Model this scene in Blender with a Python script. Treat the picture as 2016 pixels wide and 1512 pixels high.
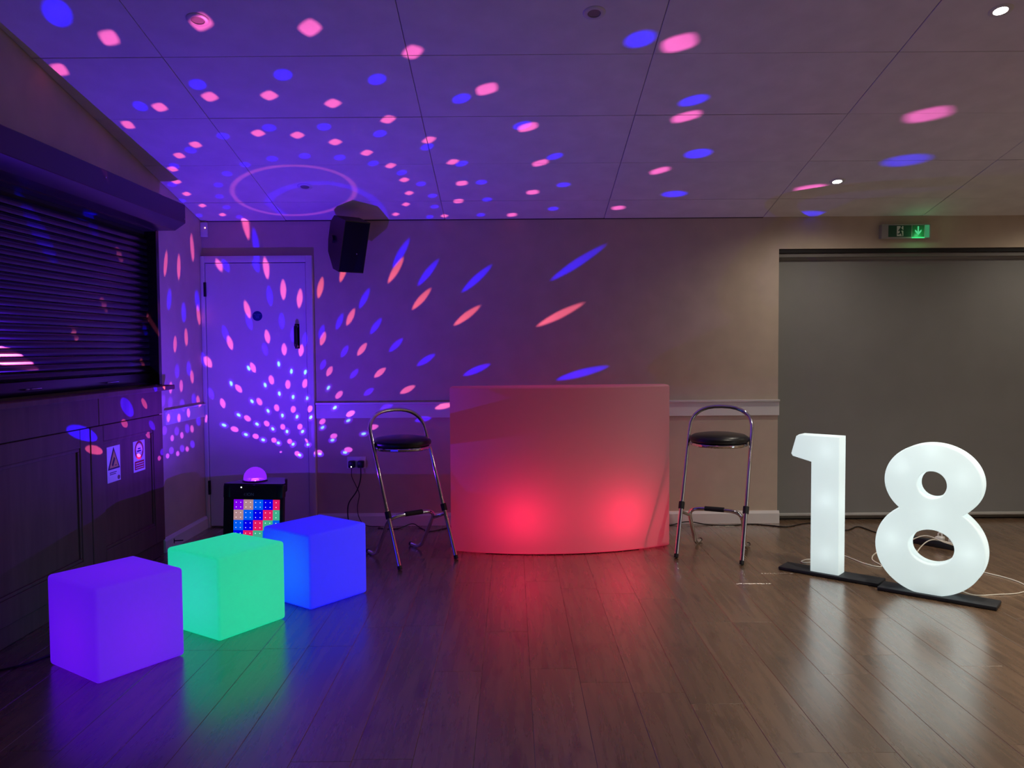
import bpy, bmesh, math, random
from mathutils import Vector, Matrix
from mathutils.geometry import delaunay_2d_cdt

# ------------------------------------------------------------------ camera, world, exposure
for o in list(bpy.data.objects):
    bpy.data.objects.remove(o, do_unlink=True)
scn = bpy.context.scene
COL = scn.collection
cam_data = bpy.data.cameras.new('camera')
cam = bpy.data.objects.new('camera', cam_data)
COL.objects.link(cam)
scn.camera = cam
cam_data.sensor_fit = 'HORIZONTAL'
cam_data.sensor_width = 36.0
cam_data.lens = 36.0 * 1595.19 / 2016.0
cam_data.clip_start = 0.02
YAW, PITCH, ROLL = .0005, -.044, -.0071
_F = Vector((-math.sin(YAW) * math.cos(PITCH), math.cos(YAW) * math.cos(PITCH), math.sin(PITCH)))
_R0 = Vector((math.cos(YAW), math.sin(YAW), 0))
_U0 = _R0.cross(_F)
_R = _R0 * math.cos(ROLL) + _U0 * math.sin(ROLL)
_U = _U0 * math.cos(ROLL) - _R0 * math.sin(ROLL)
_m = Matrix((_R, _U, -_F)).transposed().to_4x4()
_m.translation = (0, 0, 1.35)
cam.matrix_world = _m

world = bpy.data.worlds.new('world')
scn.world = world
world.use_nodes = True
world.node_tree.nodes['Background'].inputs[0].default_value = (.01, .01, .012, 1)
world.node_tree.nodes['Background'].inputs[1].default_value = .2
scn.view_settings.view_transform = 'Standard'
scn.view_settings.look = 'None'
scn.view_settings.exposure = 0.0
scn.view_settings.gamma = 1.0
scn.view_settings.use_curve_mapping = False

# light levels of the place
DISCO_POWER = 1800.0
DOWN_POWER = 122.0
CUBE_GAIN = 1.0

# ------------------------------------------------------------------ room numbers (metres)
D = 6.162            # back wall
XL = -2.341          # left wall
XR = 4.7             # right wall
YF = -2.2            # wall behind the viewer
ZC, SL = 2.325, .2145  # pitched ceiling: height at the back wall and rise towards the viewer
def zceil(y):
    return ZC + SL * (D - y)
rnd = random.Random(18)

# ------------------------------------------------------------------ helpers
def link(o, parent=None):
    COL.objects.link(o)
    if parent is not None:
        o.parent = parent
    return o

def tag(o, label=None, cat=None, group=None, kind=None):
    if label: o['label'] = label
    if cat: o['category'] = cat
    if group: o['group'] = group
    if kind: o['kind'] = kind
    return o

def empty(name, loc=(0, 0, 0), rz=0.0):
    o = bpy.data.objects.new(name, None)
    o.empty_display_size = .1
    o.location = loc
    o.rotation_euler = (0, 0, rz)
    COL.objects.link(o)
    return o

def mesh_obj(name, me, mat, parent=None):
    if mat is not None and len(me.materials) == 0:
        me.materials.append(mat)
    return link(bpy.data.objects.new(name, me), parent)

def smooth(me, ang=35):
    me.polygons.foreach_set('use_smooth', [True] * len(me.polygons))
    try:
        me.set_sharp_from_angle(angle=math.radians(ang))
    except Exception:
        pass

class MB:
    """collects shapes; build() links them as one mesh object"""
    def __init__(self):
        self.bm = bmesh.new()
    def box(self, a, b, bev=0.0, seg=2):
        x0, y0, z0 = a; x1, y1, z1 = b
        vs = [self.bm.verts.new(p) for p in ((x0, y0, z0), (x1, y0, z0), (x1, y1, z0), (x0, y1, z0), (x0, y0, z1), (x1, y0, z1), (x1, y1, z1), (x0, y1, z1))]
        fs = [self.bm.faces.new([vs[i] for i in f]) for f in ((3, 2, 1, 0), (4, 5, 6, 7), (0, 1, 5, 4), (1, 2, 6, 5), (2, 3, 7, 6), (3, 0, 4, 7))]
        if bev > 0:
            es = list({e for f in fs for e in f.edges})
            bmesh.ops.bevel(self.bm, geom=es, offset=bev, segments=seg, profile=.5, affect='EDGES')
        return self
    def prism(self, pts, axis, a, b):
        """polygon pts in the two other axes (cyclic order), extruded along axis from a to b"""
        def P(p, t):
            return {'x': (t, p[0], p[1]), 'y': (p[0], t, p[1]), 'z': (p[0], p[1], t)}[axis]
        lo = [self.bm.verts.new(P(p, a)) for p in pts]
        hi = [self.bm.verts.new(P(p, b)) for p in pts]
        n = len(pts)
        self.bm.faces.new(lo[::-1]); self.bm.faces.new(hi)
        for i in range(n):
            self.bm.faces.new((lo[i], lo[(i + 1) % n], hi[(i + 1) % n], hi[i]))
        return self
    def tube(self, pts, r, seg=10, cap=True):
        pts = [Vector(p) for p in pts]
        t0 = (pts[1] - pts[0]).normalized()
        up = Vector((0, 0, 1)) if abs(t0.z) < .9 else Vector((1, 0, 0))
        nrm = t0.cross(up).normalized()
        rings = []
        for i, p in enumerate(pts):
            if i == 0: t = pts[1] - pts[0]
            elif i == len(pts) - 1: t = pts[-1] - pts[-2]
            else: t = (pts[i + 1] - p).normalized() + (p - pts[i - 1]).normalized()
            t.normalize()
            nrm = (nrm - t * nrm.dot(t)).normalized()
            bn = t.cross(nrm)
            rings.append([self.bm.verts.new(p + (nrm * math.cos(2 * math.pi * k / seg) + bn * math.sin(2 * math.pi * k / seg)) * r) for k in range(seg)])
        for a, b in zip(rings, rings[1:]):
            for k in range(seg):
                self.bm.faces.new((a[k], a[(k + 1) % seg], b[(k + 1) % seg], b[k]))
        if cap:
            self.bm.faces.new(rings[0][::-1]); self.bm.faces.new(rings[-1])
        return self
    def lathe(self, prof, c=(0, 0, 0), seg=32):
        rings = []
        for r, z in prof:
            if r < 1e-6:
                rings.append([self.bm.verts.new((c[0], c[1], c[2] + z))])
            else:
                rings.append([self.bm.verts.new((c[0] + r * math.cos(2 * math.pi * k / seg), c[1] + r * math.sin(2 * math.pi * k / seg), c[2] + z)) for k in range(seg)])
        for a, b in zip(rings, rings[1:]):
            for k in range(seg):
                k2 = (k + 1) % seg
                if len(a) == 1 and len(b) == 1: continue
                if len(a) == 1: self.bm.faces.new((a[0], b[k2], b[k]))
                elif len(b) == 1: self.bm.faces.new((a[k], a[k2], b[0]))
                else: self.bm.faces.new((a[k], a[k2], b[k2], b[k]))
        return self
    def xform(self, M):
        bmesh.ops.transform(self.bm, matrix=M, verts=self.bm.verts)
        return self
    def mesh(self, name, sm=True, ang=35):
        bmesh.ops.recalc_face_normals(self.bm, faces=self.bm.faces)
        me = bpy.data.meshes.new(name)
        self.bm.to_mesh(me); self.bm.free()
        if sm: smooth(me, ang)
        return me
    def build(self, name, mat, parent=None, sm=True, ang=35):
        return mesh_obj(name, self.mesh(name, sm, ang), mat, parent)

def spline(pts, n=8):
    """Catmull-Rom through pts"""
    P = [Vector(p) for p in pts]
    P = [P[0] * 2 - P[1]] + P + [P[-1] * 2 - P[-2]]
    out = []
    for i in range(1, len(P) - 2):
        a, b, c, d = P[i - 1:i + 3]
        for k in range(n):
            t = k / n
            out.append(.5 * ((2 * b) + (c - a) * t + (2 * a - 5 * b + 4 * c - d) * t * t + (3 * b - a - 3 * c + d) * t ** 3))
    out.append(P[-2])
    return out

def fillet(pts, r, n=5):
    """polyline with rounded corners"""
    P = [Vector(p) for p in pts]
    out = [P[0]]
    for i in range(1, len(P) - 1):
        a, b, c = P[i - 1:i + 2]
        u = (a - b); v = (c - b)
        d = min(r, u.length * .49, v.length * .49)
        s = b + u.normalized() * d; e = b + v.normalized() * d
        for k in range(n + 1):
            t = k / n
            out.append(s * (1 - t) ** 2 + b * 2 * t * (1 - t) + e * t * t)
    out.append(P[-1])
    return out

def loops_mesh(name, loops, depth, bev=0.0, res=3):
    """filled 2D outline with holes (xy), thickness 2*depth about z=0"""
    cu = bpy.data.curves.new(name, 'CURVE')
    cu.dimensions = '2D'; cu.fill_mode = 'BOTH'
    cu.extrude = max(0.0, depth - bev); cu.bevel_depth = bev; cu.bevel_resolution = res
    for L in loops:
        sp = cu.splines.new('POLY'); sp.points.add(len(L) - 1); sp.use_cyclic_u = True
        for p, q in zip(sp.points, L):
            p.co = (q[0], q[1], 0, 1)
    ob = bpy.data.objects.new(name, cu); COL.objects.link(ob)
    dg = bpy.context.evaluated_depsgraph_get()
    me = bpy.data.meshes.new_from_object(ob.evaluated_get(dg))
    bpy.data.objects.remove(ob, do_unlink=True); bpy.data.curves.remove(cu)
    me.name = name
    return me

def text_mesh(name, body, size, depth=.0004):
    cu = bpy.data.curves.new(name, 'FONT')
    cu.body = body; cu.size = size; cu.align_x = 'CENTER'; cu.align_y = 'CENTER'; cu.extrude = depth
    cu.space_line = .8
    ob = bpy.data.objects.new(name, cu); COL.objects.link(ob)
    dg = bpy.context.evaluated_depsgraph_get()
    me = bpy.data.meshes.new_from_object(ob.evaluated_get(dg))
    bpy.data.objects.remove(ob, do_unlink=True); bpy.data.curves.remove(cu)
    me.name = name
    return me

def lamp(name, kind, loc, power, col=(1, 1, 1), size=.02, parent=None, **kw):
    ld = bpy.data.lights.new(name, kind)
    ld.energy = power; ld.color = col
    if kind in ('POINT', 'SPOT'): ld.shadow_soft_size = size
    for k, v in kw.items(): setattr(ld, k, v)
    o = bpy.data.objects.new(name, ld); o.location = loc
    return link(o, parent)

# ------------------------------------------------------------------ materials
MATS = {}
def nodes(name):
    m = bpy.data.materials.new(name); m.use_nodes = True
    nt = m.node_tree; nt.nodes.clear()
    out = nt.nodes.new('ShaderNodeOutputMaterial')
    MATS[name] = m
    return m, nt, out

def paint(name, col, rough=.6, spec=.4, metal=0.0, var=.06, scale=6.0, bump=0.0, bscale=180.0, coat=0.0):
    m, nt, out = nodes(name)
    b = nt.nodes.new('ShaderNodeBsdfPrincipled')
    tc = nt.nodes.new('ShaderNodeTexCoord')
    nz = nt.nodes.new('ShaderNodeTexNoise'); nz.inputs['Scale'].default_value = scale; nz.inputs['Detail'].default_value = 4
    nt.links.new(tc.outputs['Object'], nz.inputs['Vector'])
    rp = nt.nodes.new('ShaderNodeValToRGB')
    lo = [max(0, c * (1 - var)) for c in col]; hi = [min(1, c * (1 + var)) for c in col]
    rp.color_ramp.elements[0].position = .3; rp.color_ramp.elements[1].position = .7
    rp.color_ramp.elements[0].color = (*lo, 1); rp.color_ramp.elements[1].color = (*hi, 1)
    nt.links.new(nz.outputs['Fac'], rp.inputs['Fac'])
    nt.links.new(rp.outputs['Color'], b.inputs['Base Color'])
    b.inputs['Roughness'].default_value = rough; b.inputs['Metallic'].default_value = metal
    b.inputs['Specular IOR Level'].default_value = spec
    b.inputs['Coat Weight'].default_value = coat
    if bump > 0:
        n2 = nt.nodes.new('ShaderNodeTexNoise'); n2.inputs['Scale'].default_value = bscale; n2.inputs['Detail'].default_value = 3
        nt.links.new(tc.outputs['Object'], n2.inputs['Vector'])
        bp = nt.nodes.new('ShaderNodeBump'); bp.inputs['Strength'].default_value = bump; bp.inputs['Distance'].default_value = .002
        nt.links.new(n2.outputs['Fac'], bp.inputs['Height']); nt.links.new(bp.outputs['Normal'], b.inputs['Normal'])
    nt.links.new(b.outputs['BSDF'], out.inputs['Surface'])
    return m

def glow(name, col, strength):
    m, nt, out = nodes(name)
    e = nt.nodes.new('ShaderNodeEmission')
    e.inputs['Color'].default_value = (*col, 1); e.inputs['Strength'].default_value = strength
    nt.links.new(e.outputs['Emission'], out.inputs['Surface'])
    return m

def lit_plastic(name, tint, emis, strength, trans=.5, rough=.45):
    """frosted plastic shell of a lamp: diffuse outside, passes light from the lamps inside, plus an even glow"""
    m, nt, out = nodes(name)
    d = nt.nodes.new('ShaderNodeBsdfDiffuse'); d.inputs['Color'].default_value = (*tint, 1)
    t = nt.nodes.new('ShaderNodeBsdfTranslucent'); t.inputs['Color'].default_value = (*tint, 1)
    mx = nt.nodes.new('ShaderNodeMixShader'); mx.inputs['Fac'].default_value = trans
    nt.links.new(d.outputs[0], mx.inputs[1]); nt.links.new(t.outputs[0], mx.inputs[2])
    g = nt.nodes.new('ShaderNodeBsdfGlossy'); g.inputs['Roughness'].default_value = rough
    m2 = nt.nodes.new('ShaderNodeMixShader'); m2.inputs['Fac'].default_value = .03
    nt.links.new(mx.outputs[0], m2.inputs[1]); nt.links.new(g.outputs[0], m2.inputs[2])
    last = m2
    if strength > 0:
        e = nt.nodes.new('ShaderNodeEmission'); e.inputs['Color'].default_value = (*emis, 1); e.inputs['Strength'].default_value = strength
        ad = nt.nodes.new('ShaderNodeAddShader')
        nt.links.new(m2.outputs[0], ad.inputs[0]); nt.links.new(e.outputs[0], ad.inputs[1]); last = ad
    nt.links.new(last.outputs[0], out.inputs['Surface'])
    return m

def wood_floor(name):
    m, nt, out = nodes(name)
    b = nt.nodes.new('ShaderNodeBsdfPrincipled')
    tc = nt.nodes.new('ShaderNodeTexCoord'); oi = nt.nodes.new('ShaderNodeObjectInfo')
    mul = nt.nodes.new('ShaderNodeMath'); mul.operation = 'MULTIPLY'; mul.inputs[1].default_value = 37.0
    nt.links.new(oi.outputs['Random'], mul.inputs[0])
    cx = nt.nodes.new('ShaderNodeCombineXYZ')
    nt.links.new(mul.outputs[0], cx.inputs[0]); nt.links.new(mul.outputs[0], cx.inputs[1])
    ad = nt.nodes.new('ShaderNodeVectorMath'); ad.operation = 'ADD'
    nt.links.new(tc.outputs['Object'], ad.inputs[0]); nt.links.new(cx.outputs[0], ad.inputs[1])
    mp = nt.nodes.new('ShaderNodeMapping'); mp.inputs['Scale'].default_value = (15, 1.1, 1)
    nt.links.new(ad.outputs[0], mp.inputs['Vector'])
    nz = nt.nodes.new('ShaderNodeTexNoise'); nz.inputs['Scale'].default_value = 1.6; nz.inputs['Detail'].default_value = 8; nz.inputs['Roughness'].default_value = .62
    nz.inputs['Distortion'].default_value = .6
    nt.links.new(mp.outputs[0], nz.inputs['Vector'])
    rp = nt.nodes.new('ShaderNodeValToRGB')
    rp.color_ramp.elements[0].position = .3; rp.color_ramp.elements[0].color = (.135, .08, .046, 1)
    rp.color_ramp.elements[1].position = .72; rp.color_ramp.elements[1].color = (.235, .145, .085, 1)
    e = rp.color_ramp.elements.new(.5); e.color = (.18, .108, .062, 1)
    nt.links.new(nz.outputs['Fac'], rp.inputs['Fac'])
    # knots
    mp2 = nt.nodes.new('ShaderNodeMapping'); mp2.inputs['Scale'].default_value = (9, 2.6, 1)
    nt.links.new(ad.outputs[0], mp2.inputs['Vector'])
    kn = nt.nodes.new('ShaderNodeTexNoise'); kn.inputs['Scale'].default_value = 1.3; kn.inputs['Detail'].default_value = 5
    nt.links.new(mp2.outputs[0], kn.inputs['Vector'])
    r2 = nt.nodes.new('ShaderNodeValToRGB')
    r2.color_ramp.elements[0].position = .28; r2.color_ramp.elements[0].color = (.6, .57, .55, 1)
    r2.color_ramp.elements[1].position = .42; r2.color_ramp.elements[1].color = (1, 1, 1, 1)
    nt.links.new(kn.outputs['Fac'], r2.inputs['Fac'])
    mx = nt.nodes.new('ShaderNodeMix'); mx.data_type = 'RGBA'; mx.blend_type = 'MULTIPLY'; mx.inputs[0].default_value = 1
    nt.links.new(rp.outputs[0], mx.inputs[6]); nt.links.new(r2.outputs[0], mx.inputs[7])
    # board to board tone
    mr = nt.nodes.new('ShaderNodeMapRange'); mr.inputs['To Min'].default_value = .88; mr.inputs['To Max'].default_value = 1.1
    nt.links.new(oi.outputs['Random'], mr.inputs['Value'])
    hs = nt.nodes.new('ShaderNodeHueSaturation')
    nt.links.new(mr.outputs[0], hs.inputs['Value']); nt.links.new(mx.outputs[2], hs.inputs['Color'])
    nt.links.new(hs.outputs[0], b.inputs['Base Color'])
    b.inputs['Roughness'].default_value = .3
    b.inputs['IOR'].default_value = 1.5
    b.inputs['Coat Weight'].default_value = 1.0; b.inputs['Coat Roughness'].default_value = .24; b.inputs['Coat IOR'].default_value = 1.65
    rr = nt.nodes.new('ShaderNodeMapRange'); rr.inputs['To Min'].default_value = .22; rr.inputs['To Max'].default_value = .33
    nt.links.new(nz.outputs['Fac'], rr.inputs['Value']); nt.links.new(rr.outputs[0], b.inputs['Roughness'])
    bp = nt.nodes.new('ShaderNodeBump'); bp.inputs['Strength'].default_value = .10; bp.inputs['Distance'].default_value = .001
    nt.links.new(nz.outputs['Fac'], bp.inputs['Height']); nt.links.new(bp.outputs['Normal'], b.inputs['Normal'])
    nt.links.new(b.outputs['BSDF'], out.inputs['Surface'])
    return m

def wood_panel(name, c0, c1, rough=.4):
    m, nt, out = nodes(name)
    b = nt.nodes.new('ShaderNodeBsdfPrincipled')
    tc = nt.nodes.new('ShaderNodeTexCoord'); mp = nt.nodes.new('ShaderNodeMapping')
    mp.inputs['Scale'].default_value = (9, 9, 1.0)
    nt.links.new(tc.outputs['Object'], mp.inputs['Vector'])
    nz = nt.nodes.new('ShaderNodeTexNoise'); nz.inputs['Scale'].default_value = 2.2; nz.inputs['Detail'].default_value = 7; nz.inputs['Distortion'].default_value = .5
    nt.links.new(mp.outputs[0], nz.inputs['Vector'])
    rp = nt.nodes.new('ShaderNodeValToRGB')
    rp.color_ramp.elements[0].position = .3; rp.color_ramp.elements[0].color = (*c0, 1)
    rp.color_ramp.elements[1].position = .75; rp.color_ramp.elements[1].color = (*c1, 1)
    nt.links.new(nz.outputs['Fac'], rp.inputs['Fac']); nt.links.new(rp.outputs[0], b.inputs['Base Color'])
    b.inputs['Roughness'].default_value = rough; b.inputs['Specular IOR Level'].default_value = .15
    nt.links.new(b.outputs['BSDF'], out.inputs['Surface'])
    return m

M_wall = paint('wall_paint', (.56, .47, .37), .75, .25, bump=.15)
M_ceil = paint('ceiling_tile', (.72, .71, .70), .85, .2, bump=.25, bscale=90)
M_grid = paint('ceiling_grid', (.42, .41, .41), .8, .2)
M_white = paint('white_gloss', (.74, .73, .71), .35, .5, var=.03)
M_door = paint('door_paint', (.70, .69, .68), .5, .4, var=.03)
M_floor = wood_floor('laminate_oak')
M_joint = paint('floor_joint', (.06, .04, .026), .7)
M_bar = wood_panel('bar_panel_wood', (.15, .075, .065), (.20, .10, .085), .75)
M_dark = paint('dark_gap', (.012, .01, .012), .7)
M_shut = paint('shutter_metal', (.010, .008, .010), .24, .5, metal=.0)
M_hous = paint('shutter_housing', (.035, .026, .03), .3, .5, metal=.1)
M_chrome = paint('chrome', (.80, .80, .82), .08, .5, metal=1.0, var=.02)
M_rubber = paint('black_rubber', (.014, .014, .016), .55)
M_vinyl = paint('black_vinyl', (.013, .013, .014), .32, .5, bump=.1, bscale=300)
M_blind = paint('blind_fabric', (.25, .25, .245), .85, .2, var=.04, scale=3, bump=.3, bscale=400)
M_blind2 = paint('blind_rail_grey', (.19, .18, .17), .4)
M_bar_alu = paint('blind_bottom_bar', (.52, .52, .50), .4, .5)
M_plate = paint('base_plate', (.022, .025, .032), .5, .4)
M_wcable = paint('white_cable', (.72, .68, .60), .4)
M_bcable = paint('black_cable', (.016, .013, .013), .4)
M_black = paint('black_plastic', (.012, .012, .014), .38)
M_blackmat = paint('black_grille', (.006, .006, .009), .75, .2)
M_green = paint('exit_green', (.012, .085, .05), .4)
M_signw = paint('sign_white', (.75, .75, .73), .4)
M_signy = paint('sign_yellow', (.66, .5, .08), .4)
M_signk = paint('sign_black', (.012, .012, .012), .4)
M_signr = paint('sign_red', (.45, .03, .03), .4)
M_signb = paint('sign_blue', (.01, .035, .20), .4)
M_logo = paint('logo_grey', (.30, .30, .36), .4)

# ------------------------------------------------------------------ structure: floor with planks
floor = MB().box((XL - .1, YF - .1, -.10), (XR + .1, D + .35, -.009)).build('floor', M_joint, sm=False)
tag(floor, kind='structure')
PW, PL = .2005, 1.285
def plank_mesh(w, l):
    b = MB(); h = .009; c = .0010
    x, y = w / 2 - .0003, l / 2 - .0003
    lo = [(-x, -y, -h), (x, -y, -h), (x, y, -h), (-x, y, -h)]
    mi = [(-x, -y, -c), (x, -y, -c), (x, y, -c), (-x, y, -c)]
    hi = [(-x + c, -y + c, 0), (x - c, -y + c, 0), (x - c, y - c, 0), (-x + c, y - c, 0)]
    R = [[b.bm.verts.new(p) for p in L] for L in (lo, mi, hi)]
    b.bm.faces.new(R[2]); b.bm.faces.new(R[0][::-1])
    for a, c2 in zip(R, R[1:]):
        for i in range(4):
            b.bm.faces.new((a[i], a[(i + 1) % 4], c2[(i + 1) % 4], c2[i]))
    me = b.mesh('plank', sm=False); me.materials.append(M_floor)
    return me
_pm = {}
x = XL; col = 0
while x < XR - .02:
    w = min(PW, XR - x)
    y = YF - rnd.uniform(0, PL) + .0
    while y < D + .12:
        a, b_ = max(y, YF), min(y + PL, D + (.12 if x + w > 2.04 else 0))
        if b_ - a > .03:
            key = (round(w, 3), round(b_ - a, 3))
            if key not in _pm: _pm[key] = plank_mesh(w, b_ - a)
            o = link(bpy.data.objects.new('plank', _pm[key]), floor)
            o.location = (x + w / 2, (a + b_) / 2, 0)
        y += PL
    x += w; col += 1

# ------------------------------------------------------------------ structure: ceiling with panels
ang = math.atan(SL); ca = math.cos(ang)
ceiling = MB().prism([(YF - .1, zceil(YF - .1) + .012), (D + .1, zceil(D + .1) + .012), (D + .1, zceil(D + .1) + .10), (YF - .1, zceil(YF - .1) + .10)], 'x', XL - .1, XR + .1).build('ceiling', M_grid, sm=False)
tag(ceiling, kind='structure')
_cm = {}
xs = [XL] + [.70 + 1.2 * k for k in range(-2, 4) if XL < .70 + 1.2 * k < XR] + [XR]
ys = [D] + [5.818 - .597 * k for k in range(0, 14) if 5.818 - .597 * k > YF] + [YF]
for i in range(len(xs) - 1):
    for j in range(len(ys) - 1):
        w = xs[i + 1] - xs[i]; l = (ys[j] - ys[j + 1]) / ca
        key = (round(w, 3), round(l, 3))
        if key not in _cm:
            g = .0018
            me = MB().box((-w / 2 + g, -l / 2 + g, 0), (w / 2 - g, l / 2 - g, .012), .0015, 1).mesh('ceiling_panel', sm=False)
            me.materials.append(M_ceil); _cm[key] = me
        o = link(bpy.data.objects.new('ceiling_panel', _cm[key]), ceiling)
        yc = (ys[j] + ys[j + 1]) / 2
        o.location = ((xs[i] + xs[i + 1]) / 2, yc, zceil(yc) + rnd.uniform(-.001, .001))
        o.rotation_euler = (-ang, rnd.uniform(-.0012, .0012), 0)

# ------------------------------------------------------------------ structure: walls
OX0, OX1, OZ = 2.022, 4.35, 2.086      # opening with the roller blind
wb = MB()
wb.box((XL - .15, D, 0), (OX0, D + .15, ZC + .03))
wb.box((OX0, D, OZ), (OX1, D + .15, ZC + .03))
wb.box((OX1, D, 0), (XR + .15, D + .15, ZC + .03))
wb.box((OX0, D + .15, 0), (OX1, D + .22, OZ + .1))
tag(wb.build('wall_back', M_wall, sm=False), kind='structure')
SY0, SY1, SZ0, SZ1 = 1.6, 5.405, 1.09, 2.17   # shutter opening in the left wall
wl = MB()
T = lambda y: (y, zceil(y) + .03)
wl.prism([(SY1, 0), (D + .15, 0), T(D + .15), T(SY1)], 'x', XL - .15, XL)
wl.prism([(SY0, SZ1), (SY1, SZ1), T(SY1), T(SY0)], 'x', XL - .15, XL)
wl.prism([(YF, 0), (SY0, 0), T(SY0), T(YF)], 'x', XL - .15, XL)
wl.prism([(SY0, 0), (SY1, 0), (SY1, SZ0), (SY0, SZ0)], 'x', XL - .15, XL)
wl.prism([(SY0, SZ0), (SY1, SZ0), (SY1, SZ1), (SY0, SZ1)], 'x', XL - .15, XL - .12)
tag(wl.build('wall_left', M_wall, sm=False), kind='structure')
tag(MB().prism([(YF, 0), (D + .15, 0), T(D + .15), T(YF)], 'x', XR, XR + .12).build('wall_right', M_wall, sm=False), kind='structure')
tag(MB().box((XL, YF - .12, 0), (XR, YF, zceil(YF) + .03)).build('wall_front', M_wall, sm=False), kind='structure')

# skirting and dado boards
def board(name, pts, axis, a, b, mat=M_white):
    return tag(MB().prism(pts, axis, a, b).build(name, mat, sm=False), kind='structure')
board('baseboard_back', [(D, 0), (D - .018, 0), (D - .018, .075), (D - .010, .092), (D, .095)], 'x', -1.495, OX0 + .012)
board('baseboard_left', [(XL, 0), (XL + .018, 0), (XL + .018, .075), (XL + .010, .092), (XL, .095)], 'y', 5.36, D - .05)
board('trim_1', [(D, .828), (D - .014, .828), (D - .014, .928), (D - .030, .934), (D - .032, .946), (D, .948)], 'x', -1.495, OX0 + .006)
board('trim_2', [(XL, .85), (XL + .012, .85), (XL + .012, .935), (XL + .024, .94), (XL + .024, .95), (XL, .95)], 'y', 5.425, D - .05)

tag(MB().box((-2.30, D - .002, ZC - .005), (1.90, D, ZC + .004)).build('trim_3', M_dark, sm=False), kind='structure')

# ------------------------------------------------------------------ door with frame
door = MB().box((-2.306, D - .034, .012), (-1.553, D - .002, 2.004), .002, 1).build('door_1', M_door, sm=False)
tag(door, 'white painted flush door in the corner behind the disco speaker', kind='structure')
fy0, fy1 = D - .046, D
fr = MB()
fr.box((XL + .001, fy0, 0), (-2.310, fy1, 2.058), .004, 2)
fr.box((-1.549, fy0, 0), (-1.500, fy1, 2.058), .004, 2)
fr.box((-2.311, fy0, 2.009), (-1.548, fy1, 2.058), .004, 2)
fr.build('door_frame', M_white, door)
for z0 in (1.755, .255):
    MB().box((-2.318, D - .048, z0), (-2.300, D - .033, z0 + .107), .002, 1).build('hinge', M_dark, door)
hd = MB().box((-1.640, D - .037, 1.36), (-1.604, D - .0335, 1.545), .001, 1).build('handle_plate', M_shut, door)
MB().tube(fillet([(-1.622, D - .036, 1.378), (-1.622, D - .083, 1.378), (-1.622, D - .083, 1.527), (-1.622, D - .036, 1.527)], .03), .013, 12).build('pull_bar', M_black, hd)

fs = empty('fire_door_sign', (-1.920, D - .034, 1.607))
tag(fs, 'small round blue notice disc on the white corner door', 'sign')
me = MB().lathe([(0, 0), (.037, 0), (.037, .0018), (0, .0018)], seg=32).xform(Matrix.Rotation(math.radians(90), 4, 'X')).mesh('disc', ang=20)
mesh_obj('disc', me, M_signb, fs)
o = mesh_obj('lettering', text_mesh('lettering', 'Fire door\nkeep\nshut', .0145), paint('sign_pale_blue', (.12, .2, .5), .5), fs)
o.location = (0, -.0022, 0); o.rotation_euler = (math.radians(90), 0, 0)

# ------------------------------------------------------------------ roller blind in the opening
rb = empty('roller_blind', (3.15, D + .07, 0))
tag(rb, 'wide grey fabric roller blind drawn down in the wall opening', 'blind')
MB().box((OX0 - 3.15 + .002, .004, .05), (OX1 - 3.15 - .002, .0065, 2.03)).build('fabric', M_blind, rb, sm=False)
MB().tube([(OX0 - 3.15 + .004, .030, 2.035), (OX1 - 3.15 - .004, .030, 2.035)], .036, 20).build('roller_tube', M_blind, rb)
MB().box((OX0 - 3.15 + .002, -.060, 2.056), (OX1 - 3.15 - .002, -.050, 2.0855)).build('head_rail', M_dark, rb, sm=False)
MB().box((OX0 - 3.15 + .002, -.046, 2.026), (OX1 - 3.15 - .002, -.040, 2.052)).build('fascia', M_blind2, rb, sm=False)
MB().box((OX0 - 3.15 + .004, -.004, .036), (OX1 - 3.15 - .004, .013, .058), .004, 2).build('bottom_bar', M_bar_alu, rb)

# ------------------------------------------------------------------ serving bar: panelled front on the left
bc = empty('bar_counter', (XL, 5.36, 0))
tag(bc, 'dark wood panelled bar front running under the black roller shutter', 'bar')
def bpart(name, x0, x1, y0, y1, z0, z1, mat=M_bar, bev=.003, parent=bc):
    return MB().box((x0 - XL, y0 - 5.36, z0), (x1 - XL, y1 - 5.36, z1), bev, 1).build(name, mat, parent, sm=False)
YB = 1.3
bpart('carcass', XL + .001, XL + .008, YB, 5.335, .02, 1.088, M_dark, 0)
bpart('ledge', XL + .001, -2.257, YB, 5.338, 1.092, 1.124, bev=.005)
bpart('ledge_end', XL + .001, -2.262, 5.340, 5.425, 1.093, 1.123, bev=.004)
bpart('fascia_board', XL + .008, XL + .030, YB, 4.510, .936, 1.090)
bpart('fascia_board', XL + .008, XL + .030, 4.514, 5.330, .936, 1.090)
bpart('kickboard', XL + .008, XL + .018, YB, 5.330, 0, .098)
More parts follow.
